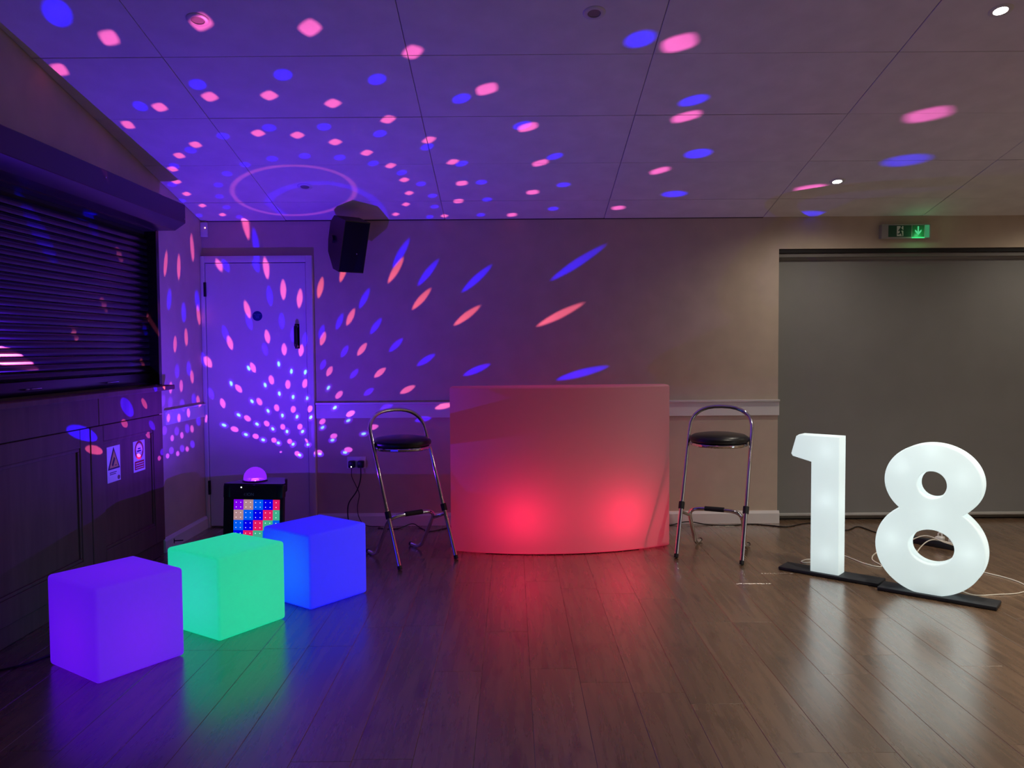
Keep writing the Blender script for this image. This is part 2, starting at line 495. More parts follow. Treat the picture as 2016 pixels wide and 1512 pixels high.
# main panel: stiles, rails, sunk field, moulding
main = bpart('panel', XL + .008, XL + .016, YB, 4.410, .10, .932)
def frame(parent, y0, y1, z0, z1, st, rt, rb_, x0=XL + .016, x1=XL + .030):
    bpart('stile', x0, x1, y1 - st, y1, z0, z1, parent=parent)
    bpart('stile', x0, x1, y0, y0 + st, z0, z1, parent=parent)
    bpart('rail', x0, x1, y0 + st, y1 - st, z1 - rt, z1, parent=parent)
    bpart('rail', x0, x1, y0 + st, y1 - st, z0, z0 + rb_, parent=parent)
    iy0, iy1, iz0, iz1 = y0 + st, y1 - st, z0 + rb_, z1 - rt
    m = MB()
    w = .018
    for a, b in (((x0, iy0, iz1 - w), (x0 + .009, iy1, iz1)), ((x0, iy0, iz0), (x0 + .009, iy1, iz0 + w)), ((x0, iy0, iz0 + w), (x0 + .009, iy0 + w, iz1 - w)), ((x0, iy1 - w, iz0 + w), (x0 + .009, iy1, iz1 - w))):
        m.box((a[0] - XL, a[1] - 5.36, a[2]), (b[0] - XL, b[1] - 5.36, b[2]), .004, 2)
    m.build('moulding', M_bar, parent)
frame(main, YB, 4.410, .10, .932, .10, .10, .12)
hatch = bpart('hatch_door', XL + .008, XL + .016, 4.420, 5.330, .10, .932)
frame(hatch, 4.420, 5.330, .10, .932, .135, .09, .12)

# notices on the hatch
def yz(me):   # xy outline -> faces +x : local x -> world +y ... seen from +x, right is +y
    me.transform(Matrix(((0, 0, 1, 0), (1, 0, 0, 0), (0, 1, 0, 0), (0, 0, 0, 1))))
    return me
def flat(name, loops, x, mat, parent, d=.0006):
    me = yz(loops_mesh(name, loops, d))
    o = mesh_obj(name, me, mat, parent); o.location = (x, 0, 0)
    return o
rect = lambda x0, y0, x1, y1: [(x0, y0), (x1, y0), (x1, y1), (x0, y1)]
circ = lambda cx, cy, rx, ry, n=28: [(cx + rx * math.cos(2 * math.pi * k / n), cy + ry * math.sin(2 * math.pi * k / n)) for k in range(n)]
ps = empty('camera_notice', (XL + .0165, 4.690, .695))
tag(ps, 'white notice with yellow warning triangle stuck on the bar hatch', 'sign')
flat('plate', [rect(-.078, -.104, .078, .104)], .0008, M_signw, ps, .0008)
flat('triangle_border', [[(-.070, -.030), (.070, -.030), (0, .098)]], .0022, M_signk, ps)
flat('triangle', [[(-.054, -.021), (.054, -.021), (0, .078)]], .0034, M_signy, ps)
flat('camera_symbol', [[(-.028, -.004), (-.016, -.014), (.012, .030), (.000, .040)]], .0046, M_signk, ps)
flat('camera_bracket', [rect(.006, -.010, .030, -.006)], .0046, M_signk, ps)
flat('text_line', [rect(-.05, -.050, .03, -.046)], .0022, M_signk, ps)
flat('text_line', [rect(-.05, -.060, .02, -.056)], .0022, M_signk, ps)
flat('emblem', [circ(.055, -.085, .015, .013, 16)], .0022, paint('emblem_brown', (.2, .12, .06), .5), ps)
ps = empty('prohibition_notice', (XL + .0165, 5.012, .695))
tag(ps, 'white notice with red ring and text panel stuck on the bar hatch', 'sign')
flat('plate', [rect(-.078, -.092, .078, .098)], .0008, M_signw, ps, .0008)
flat('ring', [circ(0, .040, .058, .058), circ(0, .040, .044, .044)], .0022, M_signr, ps)
flat('pictogram', [rect(-.026, .030, .026, .040)], .0022, M_signk, ps)
flat('pictogram', [rect(-.016, .046, .020, .054)], .0022, M_signk, ps)
flat('text_panel', [rect(-.062, -.078, .062, -.026)], .0022, M_signr, ps)
for k in range(3):
    flat('text_line', [rect(-.054, -.042 - .014 * k, .054, -.037 - .014 * k)], .0034, M_signw, ps)

# ------------------------------------------------------------------ roller shutter above the bar
rs = empty('roller_shutter', (XL, 5.40, 1.13))
tag(rs, 'closed dark metal roller shutter with box housing above the bar', 'shutter')
def S(m, name, mat, parent=rs, sm=True, ang=30):
    m.xform(Matrix.Translation((-XL, -5.40, -1.13)))
    return m.build(name, mat, parent, sm, ang)
S(MB().prism([(XL + .001, 2.328), (-2.159, 2.314), (-2.155, 2.310), (-2.155, 2.194), (-2.157, 2.190), (-2.222, 2.145), (-2.228, 2.143), (XL + .001, 2.143)], 'y', 1.55, 5.400), 'housing', M_hous, ang=20)
S(MB().box((-2.425, 1.602, 2.134), (XL + .001, 5.403, 2.168)), 'soffit', M_hous, sm=False)
S(MB().box((-2.432, 1.602, 2.02), (-2.4135, 5.403, 2.133)), 'gap_filler', M_dark, sm=False)  # added dark filler, covers the bright recess wall above the top slat
S(MB().tube([(-2.158, 4.35, 2.272), (-2.151, 4.35, 2.272)], .004, 10), 'rivet', M_chrome)
S(MB().tube([(-2.158, 5.38, 2.215), (-2.151, 5.38, 2.215)], .004, 10), 'rivet', M_chrome)
for y0 in (5.362, 1.600):
    S(MB().box((XL - .085, y0, 1.126), (XL + .004, y0 + .042, 2.160), .002, 1), 'guide_rail', M_shut, sm=False)
pitch = .0405; z = 1.205; n = 0
prof = []
for k in range(7):
    t = k / 6
    prof.append((-2.404 + .008 * math.sin(math.pi * t), .001 + t * (pitch - .005)))
prof += [(-2.408, pitch - .0035), (-2.412, pitch - .0035), (-2.412, .001)]
sl = MB().prism(prof, 'y', 1.645, 5.364).mesh('slat', True, 25)
sl.transform(Matrix.Translation((-XL, -5.40, -1.13))); sl.materials.append(M_shut)
while z + pitch < 2.136:
    o = link(bpy.data.objects.new('slat', sl), rs); o.location = (0, 0, z)
    z += pitch
br = S(MB().box((-2.412, 1.645, 1.132), (-2.385, 5.360, 1.203), .004, 2), 'bottom_rail', M_shut)
for yh in (4.75, 3.95):
    S(MB().tube(fillet([(-2.388, yh, 1.165), (-2.366, yh, 1.165), (-2.366, yh + .12, 1.165), (-2.388, yh + .12, 1.165)], .012), .0045, 8), 'lift_handle', M_chrome, br)

# ------------------------------------------------------------------ alarm box, door stop
al = empty('alarm_sensor', (-2.316, D, 2.205))
tag(al, 'small white sensor box with red light above the door', 'sensor')
MB().box((-.023, -.028, 0), (.028, 0, .108), .004, 2).build('case', M_white, al)
MB().lathe([(0, 0), (.0045, 0), (.003, .003), (0, .004)], seg=12).xform(Matrix.Translation((.014, -.028, .066)) @ Matrix.Rotation(math.radians(90), 4, 'X')).build('indicator', glow('led_red', (1, .25, .2), 9), al)
ds = empty('door_stop', (XL + .019, 5.49, .05))
tag(ds, 'small dark door stop screwed to the white skirting by the bar', 'door stop')
MB().tube([(0, 0, 0), (.055, .02, 0)], .004, 8).build('stem', M_dark, ds)
MB().tube([(0, 0, -.016), (0, 0, .016)], .004, 8).build('plate', M_dark, ds)

# ------------------------------------------------------------------ exit sign
ex = empty('exit_sign', (2.958, D, 2.155))
tag(ex, 'green emergency exit box with running man and down arrow', 'sign')
M_exlit = glow('exit_lit', (.10, .75, .30), .75)
MB().box((-.185, -.05, -.004), (.185, 0, .104), .006, 2).build('case', paint('exit_case', (.36, .36, .34), .4), ex)
def fxz(name, loops, y, mat, parent, d=.0006):
    me = loops_mesh(name, loops, d)
    me.transform(Matrix.Rotation(math.radians(90), 4, 'X'))
    o = mesh_obj(name, me, mat, parent); o.location = (0, y, 0)
    return o
fxz('pictogram_panel', [rect(-.135, .008, .038, .094)], -.0508, M_green, ex)
fxz('arrow_panel', [rect(.044, .008, .132, .094)], -.0508, paint('exit_green_lit', (.02, .16, .07), .4), ex)  # lighter green paint: the lit half's light is put into the colour
fxz('doorway', [rect(-.072, .014, -.024, .088)], -.052, M_signw, ex)
run = [(-.046, .078), (-.040, .074), (-.030, .062), (-.022, .058), (-.024, .052), (-.036, .056), (-.040, .050), (-.034, .040), (-.030, .016), (-.036, .016), (-.042, .034), (-.052, .026), (-.068, .026), (-.068, .032), (-.056, .034), (-.050, .044), (-.052, .056), (-.060, .050), (-.064, .054), (-.054, .066)]
fxz('running_man', [run], -.0532, M_green, ex)
fxz('running_man_head', [circ(-.040, .083, .006, .006, 14)], -.0532, M_green, ex)
arrow = [(.083, .086), (.093, .086), (.093, .046), (.112, .062), (.112, .048), (.088, .020), (.064, .048), (.064, .062), (.083, .046)]
fxz('arrow', [arrow], -.052, M_exlit, ex)
fxz('lit_edge', [rect(.040, -.002, .136, .006)], -.0508, glow('exit_lit2', (.05, .9, .25), 1.0), ex)
fxz('lit_end', [rect(.138, .004, .172, .096)], -.0508, glow('exit_lit3', (.08, .50, .20), .45), ex)
lamp('exit_lamp', 'POINT', (2.958 + .09, D - .09, 2.175), .12, (.15, 1, .35), .01)

# ------------------------------------------------------------------ wall loudspeaker
ws = empty('wall_loudspeaker', (-1.190, D - .24, 2.117))
tag(ws, 'black loudspeaker on a bracket high on the wall right of the door', 'loudspeaker')
M = Matrix.Rotation(math.radians(38), 4, 'Z') @ Matrix.Rotation(math.radians(19), 4, 'X')
bodyp = [(-.115, .185), (-.115, -.185), (-.02, -.185), (.095, -.085), (.118, .0), (.118, .13), (.07, .185)]
m = MB()
# profile (depth, height) extruded in width, then turned to the room
m.prism(bodyp, 'x', -.098, .098)
m.xform(M); m.build('cabinet', M_black, ws, sm=False)
MB().box((-.092, -.121, -.178), (.092, -.116, .178), .003, 2).xform(M).build('grille', M_blackmat, ws)
MB().tube([(.02, -.125, -.045), (.02, -.118, -.045)], .004, 10).xform(M).build('badge', M_logo, ws)
for s in (-1, 1):
    MB().tube([(s * .098, .035, .02), (s * .116, .035, .02)], .028, 16).xform(M).build('bracket_knob', M_black, ws)
MB().box((-.03, .03, -.03), (.03, .238, .03), .004, 1).build('bracket', M_black, ws, sm=False)
MB().tube([(.0, .20, .03), (-.05, .225, .12), (-.06, .233, .20)], .004, 8).build('wire', M_bcable, ws)

# ------------------------------------------------------------------ double wall socket with plugs and leads
so = empty('double_socket', (-1.196, D, .487))
tag(so, 'white double wall socket between the door and the left stool', 'socket')
MB().box((-.070, -.010, -.045), (.072, 0, .045), .003, 2).build('face_plate', M_white, so)
for sx in (-.030, .034):
    MB().box((sx - .006, -.014, .024), (sx + .006, -.010, .038), .001, 1).build('switch', M_white, so, sm=False)
def plug(name, loc, label, cablepts, r, led=False):
    e = empty(name, loc); tag(e, label, 'plug', 'black plugs in the double socket')
    MB().box((-.024, -.045, -.036), (.024, -.0005, .018), .008, 2).build('body', M_black, e)
    MB().tube(spline(cablepts, 6), r, 8).build('lead', M_bcable, e)
    if led:
        MB().lathe([(0, 0), (.004, 0), (.003, .003), (0, .004)], seg=10).xform(Matrix.Translation((0, -.045, -.026)) @ Matrix.Rotation(math.radians(90), 4, 'X')).build('indicator', glow('led_white', (1, 1, 1), 6), e)
plug('plug_adapter', (-1.226, D - .0105, .487), 'black plug adapter with white light in the double socket', [(0, -.025, -.03), (.0, -.03, -.10), (.03, -.03, -.17), (.055, -.03, -.24), (.04, -.03, -.33), (.05, -.035, -.41), (.10, -.05, -.47), (.22, -.08, -.478)], .0028, True)
plug('plug', (-1.157, D - .0105, .487), 'black mains plug with thick black lead in the double socket', [(0, -.025, -.03), (.0, -.045, -.12), (-.03, -.05, -.21), (-.09, -.05, -.30), (-.10, -.05, -.38), (-.09, -.06, -.44), (-.06, -.10, -.478), (-.03, -.25, -.479)], .0045)

# ------------------------------------------------------------------ downlights
M_bulb = glow('downlight_bulb', (1, .93, .80), 60)
M_dead = paint('downlight_off', (.22, .2, .2), .3)
M_dlring = paint('downlight_ring', (.62, .62, .62), .35)
def downlight(x, y, on, label, beam=118):
    e = empty('downlight', (x, y, zceil(y) - .0005)); e.rotation_euler = (-ang, 0, 0)
    tag(e, label, 'ceiling light', 'recessed downlights')
    MB().lathe([(.030, -.004), (.046, -.004), (.051, -.001), (.051, .001), (.030, .001)], seg=32).build('trim_ring', M_dlring, e)
    MB().lathe([(0, -.0015), (.028, -.0015), (.030, -.003), (.030, .0005), (0, .0005)], seg=24).build('lens', M_bulb if on else M_dead, e)
    if on:
        l = lamp('downlight_beam', 'SPOT', (0, 0, -.02), DOWN_POWER * (.2 if y > 5 else 1.15 if y > 3 else .4), (1, .90, .74), .03, e, spot_size=math.radians(beam), spot_blend=1.0)
        l.rotation_euler = (ang, 0, 0)
downlight(2.203, 5.527, True, 'lit downlight in the ceiling close to the exit sign', 150)
downlight(2.204, 3.709, True, 'lit downlight in the ceiling further out from the exit sign')
downlight(.379, 3.706, False, 'unlit downlight in the ceiling in front of the red bar')
downlight(-1.412, 3.735, False, 'unlit downlight in the ceiling crossed by a pink light spot')
downlight(-1.398, 5.548, False, 'unlit downlight inside the pink ring of light')
for dx, dy in ((2.204, 1.89), (4.02, 5.527), (4.02, 3.709), (4.02, 1.89), (2.204, .07)):
    downlight(dx, dy, True, 'lit downlight in the row over the open floor', 150 if dy > 5 else 118)

# ------------------------------------------------------------------ curved glowing bar
arcp = [(-.400, 5.343), (.261, 5.232), (1.042, 5.454)]
def circle3(a, b, c):
    ax, ay = a; bx, by = b; cx, cy = c
    d = 2 * (ax * (by - cy) + bx * (cy - ay) + cx * (ay - by))
    ux = ((ax * ax + ay * ay) * (by - cy) + (bx * bx + by * by) * (cy - ay) + (cx * cx + cy * cy) * (ay - by)) / d
    uy = ((ax * ax + ay * ay) * (cx - bx) + (bx * bx + by * by) * (ax - cx) + (cx * cx + cy * cy) * (bx - ax)) / d
    return ux, uy, math.hypot(ax - ux, ay - uy)
ux, uy, ur = circle3(*arcp)
a0 = math.atan2(arcp[0][1] - uy, arcp[0][0] - ux); a1 = math.atan2(arcp[2][1] - uy, arcp[2][0] - ux)
if a0 > 0: a0 -= 2 * math.pi
if a1 > 0: a1 -= 2 * math.pi
NB = 40
outer = [(ux + ur * math.cos(a0 + (a1 - a0) * k / NB), uy + ur * math.sin(a0 + (a1 - a0) * k / NB)) for k in range(NB + 1)]
inner = [(-.400 + 1.442 * k / NB, 5.450 + .111 * k / NB) for k in range(NB + 1)]      # straight back
bx0, by0 = .30, 5.5
bar = empty('light_up_bar', (bx0, by0, 0))
tag(bar, 'curved white plastic bar counter glowing red from inside', 'bar')
M_barp = lit_plastic('bar_plastic_red', (.60, .53, .57), (1, .04, .09), .03, trans=.42)
me = loops_mesh('shell', [[(p[0] - bx0, p[1] - by0) for p in outer + inner[::-1]]], .546, .014, 4)
me.transform(Matrix.Translation((0, 0, .553)))
smooth(me, 30)
mesh_obj('shell', me, M_barp, bar)
me = loops_mesh('foot_ring', [[(p[0] - bx0, p[1] - by0 + .03) for p in outer[6:-6]] + [(p[0] - bx0, p[1] - by0) for p in inner[6:-6][::-1]]], .004)
me.transform(Matrix.Translation((0, -.012, .0042)))
mesh_obj('foot_ring', me, M_rubber, bar)
for lx in (.08, .675):
    t = (lx - ux) / ur
    yf = uy - math.sqrt(ur * ur - (lx - ux) ** 2)
    lamp('bar_lamp', 'POINT', (lx - bx0, yf + .205 - by0, .25), 6.3, (1, .012, .075), .07, bar)
front_y = lambda x: uy - math.sqrt(ur * ur - (x - ux) ** 2)
MB().tube(spline([(px - bx0, front_y(px) + .014 - by0, pz) for px, pz in ((.855, .03), (.865, .10), (.93, .30), (.985, .50), (1.012, .66), (1.018, .75))], 8), .006, 8).build('inner_cable', M_bcable, bar)

# ------------------------------------------------------------------ light cubes
CS = .394
cube_me = MB().box((0, 0, .003), (CS, CS, CS + .001), .016, 4).mesh('shell', True, 50)
def cube(x, y, th, label, col, strength, lampcol, lampw):
    e = empty('light_cube', (x, y, 0), th)
    tag(e, label, 'cube seat', 'glowing cube seats')
    me = cube_me.copy()
    me.materials.append(lit_plastic('cube_' + label.split()[1], (.5, .5, .5), col, strength, trans=.4))
    mesh_obj('shell', me, None, e)
    b = MB().lathe([(.0, .0005), (.09, .0005), (.09, .004), (0, .004)], (CS / 2, CS / 2, 0), 24).build('socket_plate', M_black, e)
    lamp('cube_lamp', 'POINT', (CS / 2, CS / 2, .15), lampw, lampcol, .04, e)
    return e
cube(-1.683, 3.212, .9617, 'glowing purple cube seat at the end of the row', (.050, .001, .52), 1.0 * CUBE_GAIN, (.40, .001, 1), .9)
cube(-1.362, 3.687, .9872, 'glowing green cube seat between the purple and blue ones', (.0, .42, .22), 1.0 * CUBE_GAIN, (.0, 1, .42), .45)
cube(-1.051, 4.129, .9197, 'glowing blue cube seat in front of the disco speaker', (.001, .001, .68), 1.0 * CUBE_GAIN, (.002, .004, 1), .5)
e = tag(MB().tube(spline([(-2.28, 3.30, .005), (-2.16, 3.385, .005), (-2.10, 3.45, .005), (-2.05, 3.55, .005), (-1.96, 3.60, .005)], 8), .0045, 8).build('floor_cable', M_bcable), 'black cable on the floor leading to the purple cube seat', 'cable')

# ------------------------------------------------------------------ bar stools
def stool(loc, rz, label):
    s = empty('bar_stool', loc, rz)
    tag(s, label, 'bar stool', 'chrome bar stools')
    W, r = .205, .0128
    la, lz = .405, .9143          # lean of the long tubes (back, up)
    def L(x, t): return (x, la * t, lz * t)
    pts = [L(-W, .012), L(-W, .45), L(-W, .86)]
    n = 16
    for k in range(1, n):
        a = math.pi - math.pi * k / n
        cx = math.copysign(abs(math.cos(a)) ** .82, math.cos(a))
        pts.append(L(W * cx, .875 + .165 * math.sin(a) ** .82))
    pts += [L(W, .86), L(W, .45), L(W, .012)]
    MB().tube(pts, r, 14).build('tube_frame', M_chrome, s, ang=60)
    for sx in (-1, 1):
        MB().tube([L(sx * W, -.0), L(sx * W, .022)], r + .0016, 14).xform(Matrix.Translation((0, 0, .006))).build('foot_cap', M_rubber, s)
        MB().tube([L(sx * W, .325), L(sx * W, .370)], r + .0062, 14).build('clamp', M_rubber, s)
        MB().tube([(sx * W, la * .305, lz * .305), (sx * .168, .205, .245)], .0105, 10).build('connector', M_chrome, s)
    rear = fillet([(-.162, .500, .016), (-.165, .375, .016), (-.172, .190, .292), (0, .178, .300), (.172, .190, .292), (.165, .375, .016), (.162, .500, .016)], .075, 8)
    MB().tube(rear, r, 14).build('rear_frame', M_chrome, s, ang=60)
    MB().tube([(-.062, .1795, .300), (.062, .1795, .300)], r + .003, 14).build('footrest_grip', M_rubber, s)
    for sx in (-1, 1):
        MB().tube([(sx * .1622, .488, .0165), (sx * .162, .506, .0165)], r + .0012, 12).build('foot_cap', M_rubber, s)
    sc = (0, .322, .711)
    MB().lathe([(0, -.012), (.178, -.012), (.186, -.006), (.188, .004), (.183, .010), (0, .010)], sc, 40).build('seat_ring', M_chrome, s)
    MB().lathe([(0, .010), (.175, .010), (.190, .020), (.194, .034), (.188, .048), (.165, .062), (.11, .071), (0, .075)], sc, 40).build('seat', M_vinyl, s, ang=60)
    return s
stool((1.2245, 5.044, 0), math.atan2(-.433, .902), 'chrome bar stool beside the window blind end of the red bar')
stool((-.530, 5.0135, 0), math.atan2(.608, .794), 'chrome bar stool beside the blue cube end of the red bar')

# ------------------------------------------------------------------ number lights
M_num = lit_plastic('number_acrylic', (.85, .88, .88), (.80, .98, .97), .34, trans=.45)
def number(name, base, t, label, loops, smo):
    """base = front left corner of the base plate on the floor, t = direction of its front edge"""
    e = empty(name, (base[0], base[1], 0), math.atan2(t[1], t[0]))
    tag(e, label, 'number light', 'glowing party numbers')
    MB().box((0, 0, .001), (.575, .145, .022), .006, 2).build('base_plate', M_plate, e)
    loops = [[(p[0], .023 + (p[1] - .023) * .964) for p in L] for L in loops]
    me = loops_mesh('digit', loops, .052, .007, 3)
    me.transform(Matrix.Translation((0, .075, 0)) @ Matrix.Rotation(math.radians(90), 4, 'X'))
    smooth(me, smo)
    mesh_obj('digit', me, M_num, e)
    return e
one = [(.192, .023), (.343, .023), (.343, .850), (.112, .850), (.100, .842), (.072, .738), (.078, .728), (.192, .700)]
n1 = number('number_light', (1.598, 4.846), (.762, -.648), 'glowing white figure one standing on a black base plate', [one], 30)
for z, w in ((.14, .05), (.45, .06), (.74, .05)):
    lamp('digit_lamp', 'POINT', (.275, .082, z), w, (.85, .98, 1), .02, n1)
UC, LC = (.262, .645), (.250, .272)
UR, LR = (.230, .207), (.262, .252)
inside = lambda p, c, r: ((p[0] - c[0]) / r[0]) ** 2 + ((p[1] - c[1]) / r[1]) ** 2 < 1
N = 240
out8 = []
up = [(UC[0] + UR[0] * math.cos(2 * math.pi * k / N), UC[1] + UR[1] * math.sin(2 * math.pi * k / N)) for k in range(N)]
lo = [(LC[0] + LR[0] * math.cos(2 * math.pi * k / N), LC[1] + LR[1] * math.sin(2 * math.pi * k / N)) for k in range(N)]
ku = [k for k in range(N) if not inside(up[k], LC, LR)]
kl = [k for k in range(N) if not inside(lo[k], UC, UR)]
# upper arc counter-clockwise from its right waist point, then the lower arc
su = next(k for k in range(N) if k in ku and (k - 1) % N not in ku)
sl_ = next(k for k in range(N) if k in kl and (k - 1) % N not in kl)
out8 = [up[(su + i) % N] for i in range(len(ku))] + [lo[(sl_ + i) % N] for i in range(len(kl))]
out8 = [p for i, p in enumerate(out8) if i % 2 == 0]
h1 = circ(.262, .632, .078, .082, 48); h2 = circ(.262, .285, .118, .104, 56)
n8 = number('number_light', (2.004, 4.420), (.771, -.637), 'glowing white figure eight standing on a black base plate', [out8, h1, h2], 40)
for p, w in (((.11, .70), .05), ((.41, .66), .05), ((.26, .79), .05), ((.26, .46), .04), ((.065, .30), .06), ((.44, .27), .06), ((.26, .10), .03)):
    lamp('digit_lamp', 'POINT', (p[0], .082, p[1]), w, (.85, 1, .96), .02, n8)

def wcable(name, pts, r, mat, label, grp=None):
    return tag(MB().tube(spline(pts, 8), r, 8).build(name, mat), label, 'cable', grp)
Z = .004
wcable('power_cable', [(1.95, 4.85, Z), (1.88, 5.06, Z), (1.80, 5.02, Z), (1.83, 4.99, Z), (1.95, 5.06, Z), (2.107, 5.168, Z), (2.169, 4.97, Z), (2.225, 4.885, Z), (2.255, 4.92, Z), (2.264, 5.064, Z), (2.378, 5.239, Z), (2.55, 5.30, .03), (2.72, 5.32, .09), (2.80, 5.22, .07), (2.86, 5.22, .05)], .0036, M_wcable, 'white power cable trailing on the floor behind the figure one')
wcable('power_cable', [(2.40, 4.36, .03), (2.478, 4.312, Z), (2.62, 4.32, Z), (2.718, 4.334, Z), (2.80, 4.38, Z), (2.855, 4.46, Z), (2.867, 4.549, Z), (2.84, 4.65, Z), (2.798, 4.727, Z), (2.74, 4.86, Z), (2.62, 4.98, Z), (2.545, 5.04, Z), (2.60, 5.16, .03), (2.75, 5.27, .075), (2.90, 5.20, .05)], .0036, M_wcable, 'white power cable looping on the floor beside the figure eight')
wcable('floor_cable', [(1.08, 6.0, Z), (1.20, 6.09, Z), (1.33, 6.125, .02), (1.479, 6.089, Z), (1.646, 6.066, Z), (1.80, 6.10, Z), (1.93, 6.05, Z), (2.046, 6.001, Z), (2.20, 6.10, Z), (2.30, 6.10, Z), (2.38, 5.90, Z), (2.45, 5.88, Z), (2.57, 5.985, Z), (2.613, 5.80, Z), (2.66, 5.62, Z)], .0042, M_bcable, 'black cable along the floor behind the right stool')
wcable('floor_cable', [(-1.02, 6.06, Z), (-.95, 6.02, Z), (-.86, 6.04, Z), (-.77, 6.12, .02), (-.70, 6.05, Z), (-.621, 5.93, Z), (-.52, 6.02, Z), (-.44, 6.10, Z), (-.36, 6.02, Z), (-.28, 5.90, Z)], .0036, M_bcable, 'thin black cable along the floor behind the left stool')

# extension lead behind the figure eight
xl = empty('extension_lead', (2.70, 5.56, 0), math.atan2(-.33, .26))
tag(xl, 'black extension socket strip on the floor behind the figure eight', 'extension lead')
MB().box((0, -.028, .001), (.42, .028, .042), .006, 2).build('strip', M_black, xl)
for k in range(4):
    MB().box((.05 + .085 * k, -.02, .0415), (.10 + .085 * k, .02, .0435), .001, 1).build('outlet', M_plate, xl, sm=False)
MB().lathe([(0, 0), (.004, 0), (0, .004)], (.385, -.02, .042), 10).build('indicator', glow('led_red2', (1, .2, .15), 8), xl)
for k in (2, 3):
    c = Vector((.075 + .085 * k, 0, .0440))
    w = xl.matrix_basis @ c
    p = empty('white_plug', w, xl.rotation_euler.z)
    tag(p, ('white mains plug second from the red light of the extension strip', 'white mains plug next to the red light of the extension strip')[k - 2], 'plug', 'white plugs in the extension strip')
    MB().box((-.024, -.025, 0), (.024, .025, .030), .007, 2).build('body', M_white, p)
    MB().tube([(-.012, 0, .03), (-.012, 0, .045), (-.006, 0, .054), (.006, 0, .054), (.012, 0, .045), (.012, 0, .03)], .005, 8).build('pull_loop', M_white, p)

# ------------------------------------------------------------------ party speaker with disco dome
BALL = Vector((-1.640, 5.120, .538))
SK = 1.087
sp = empty('party_speaker', (BALL.x, BALL.y, 0), math.radians(-6))
tag(sp, 'black party speaker with lit colour panel and glowing disco dome', 'speaker')
sp.scale = (SK, SK, SK)
BZ = BALL.z / SK                 # lamp height in the speaker's own units
HW, HD, HB, HT = .176, .105, .125, BZ - .016
SH = math.tan(math.radians(5))
LEAN = Matrix(((1, 0, 0, .036), (0, 1, SH, -SH * HT), (0, 0, 1, 0), (0, 0, 0, 1)))
MB().prism([(-HW, -HD), (HW, -HD), (HW, -HD + .03), (.092, HB), (-.092, HB), (-HW, -HD + .03)], 'z', .012, HT).xform(LEAN).build('cabinet', M_black, sp, sm=False)
for sx in (-1, 1):
    for sy, gx, gy in ((-1, HW - .021, -HD + .016), (1, .088, HB - .018)):
        for z0, z1 in ((HT - .085, HT - .003), (.006, .085)):
            MB().box((sx * gx - .024, gy - .024, z0), (sx * gx + .024, gy + .024, z1), .011, 3).xform(LEAN).build('corner_guard', M_black, sp)
        MB().lathe([(0, 0), (.014, 0), (.016, .016), (0, .016)], (.036 + sx * (gx - .02), gy - sy * .01 - SH * HT, .0005), 12).build('foot', M_rubber, sp)
MB().box((-.150, -HD - .006, .03), (.163, -HD + .004, HT - .006), .004, 2).xform(LEAN).build('front_frame', M_black, sp)
MB().box((-.075, .02, HT - .002), (-.045, .05, HT + .011), .004, 2).build('control_knob', M_black, sp)
MB().lathe([(0, 0), (.0035, 0), (0, .003)], (0, 0, 0), 10).xform(LEAN @ Matrix.Translation((-.070, -HD - .006, HT - .020)) @ Matrix.Rotation(math.radians(90), 4, 'X')).build('indicator', glow('led_white2', (1, .97, 1), 7), sp)
o = mesh_obj('maker_name', text_mesh('maker_name', 'ION', .024), M_logo, sp)
o.location = (.020, -HD - .0068 - SH * .060, HT - .060); o.rotation_euler = (math.radians(90), 0, 0)
me = MB()
for k in range(2):
    me.tube([(-.045 - .005 * k, -HD - .0064, HT - .068 + .002 * k), (-.048 - .005 * k, -HD - .0064, HT - .060), (-.045 - .005 * k, -HD - .0064, HT - .052 - .002 * k)], .0008, 6)
me.xform(LEAN).build('maker_mark', M_logo, sp)
# LED colour panel: each lit cell is a part
C = {'v': (.20, .0, .80), 't': (.42, .24, .26), 'c': (.0, .10, .85), 'b': (.0, .0, .80), 'r': (.75, .01, .12), 'g': (.05, .42, .26)}
rows = ['vtcbr', 'tcbrg', 'cbrgc', 'brgct', 'rgctv', 'gctvb', 'ctvbr']
cellm = {k: glow('cell_' + k, c, 1.0) for k, c in C.items()}
dotm = {k: glow('dot_' + k, [min(1, v * .6 + .35) for v in c], 2.2) for k, c in C.items()}
cw = .0580; x0 = -.112; ztop = HT - .088
for r_, row in enumerate(rows):
    for c_, ch in enumerate(row):
        xa = x0 + c_ * cw; xb = min(xa + cw, .160)
        zb_ = ztop - (r_ + 1) * cw
        o = MB().box((xa + .0004, -HD - .0095, zb_ + .0004), (xb - .0004, -HD - .0055, zb_ + cw - .0004), .0005, 1).xform(LEAN).build('light_cell', cellm[ch], sp, sm=False)
        d = MB()
        for dx in ((.27, .73) if xb - xa > .04 else (.5,)):
            for dz in (.27, .73):
                cx_ = xa + dx * (xb - xa); cz_ = zb_ + dz * cw
                d.box((cx_ - .002, -HD - .0108, cz_ - .002), (cx_ + .002, -HD - .0090, cz_ + .002))
        tag(d.xform(LEAN).build('led_dots', dotm[ch], o, sm=False), kind='stuff')

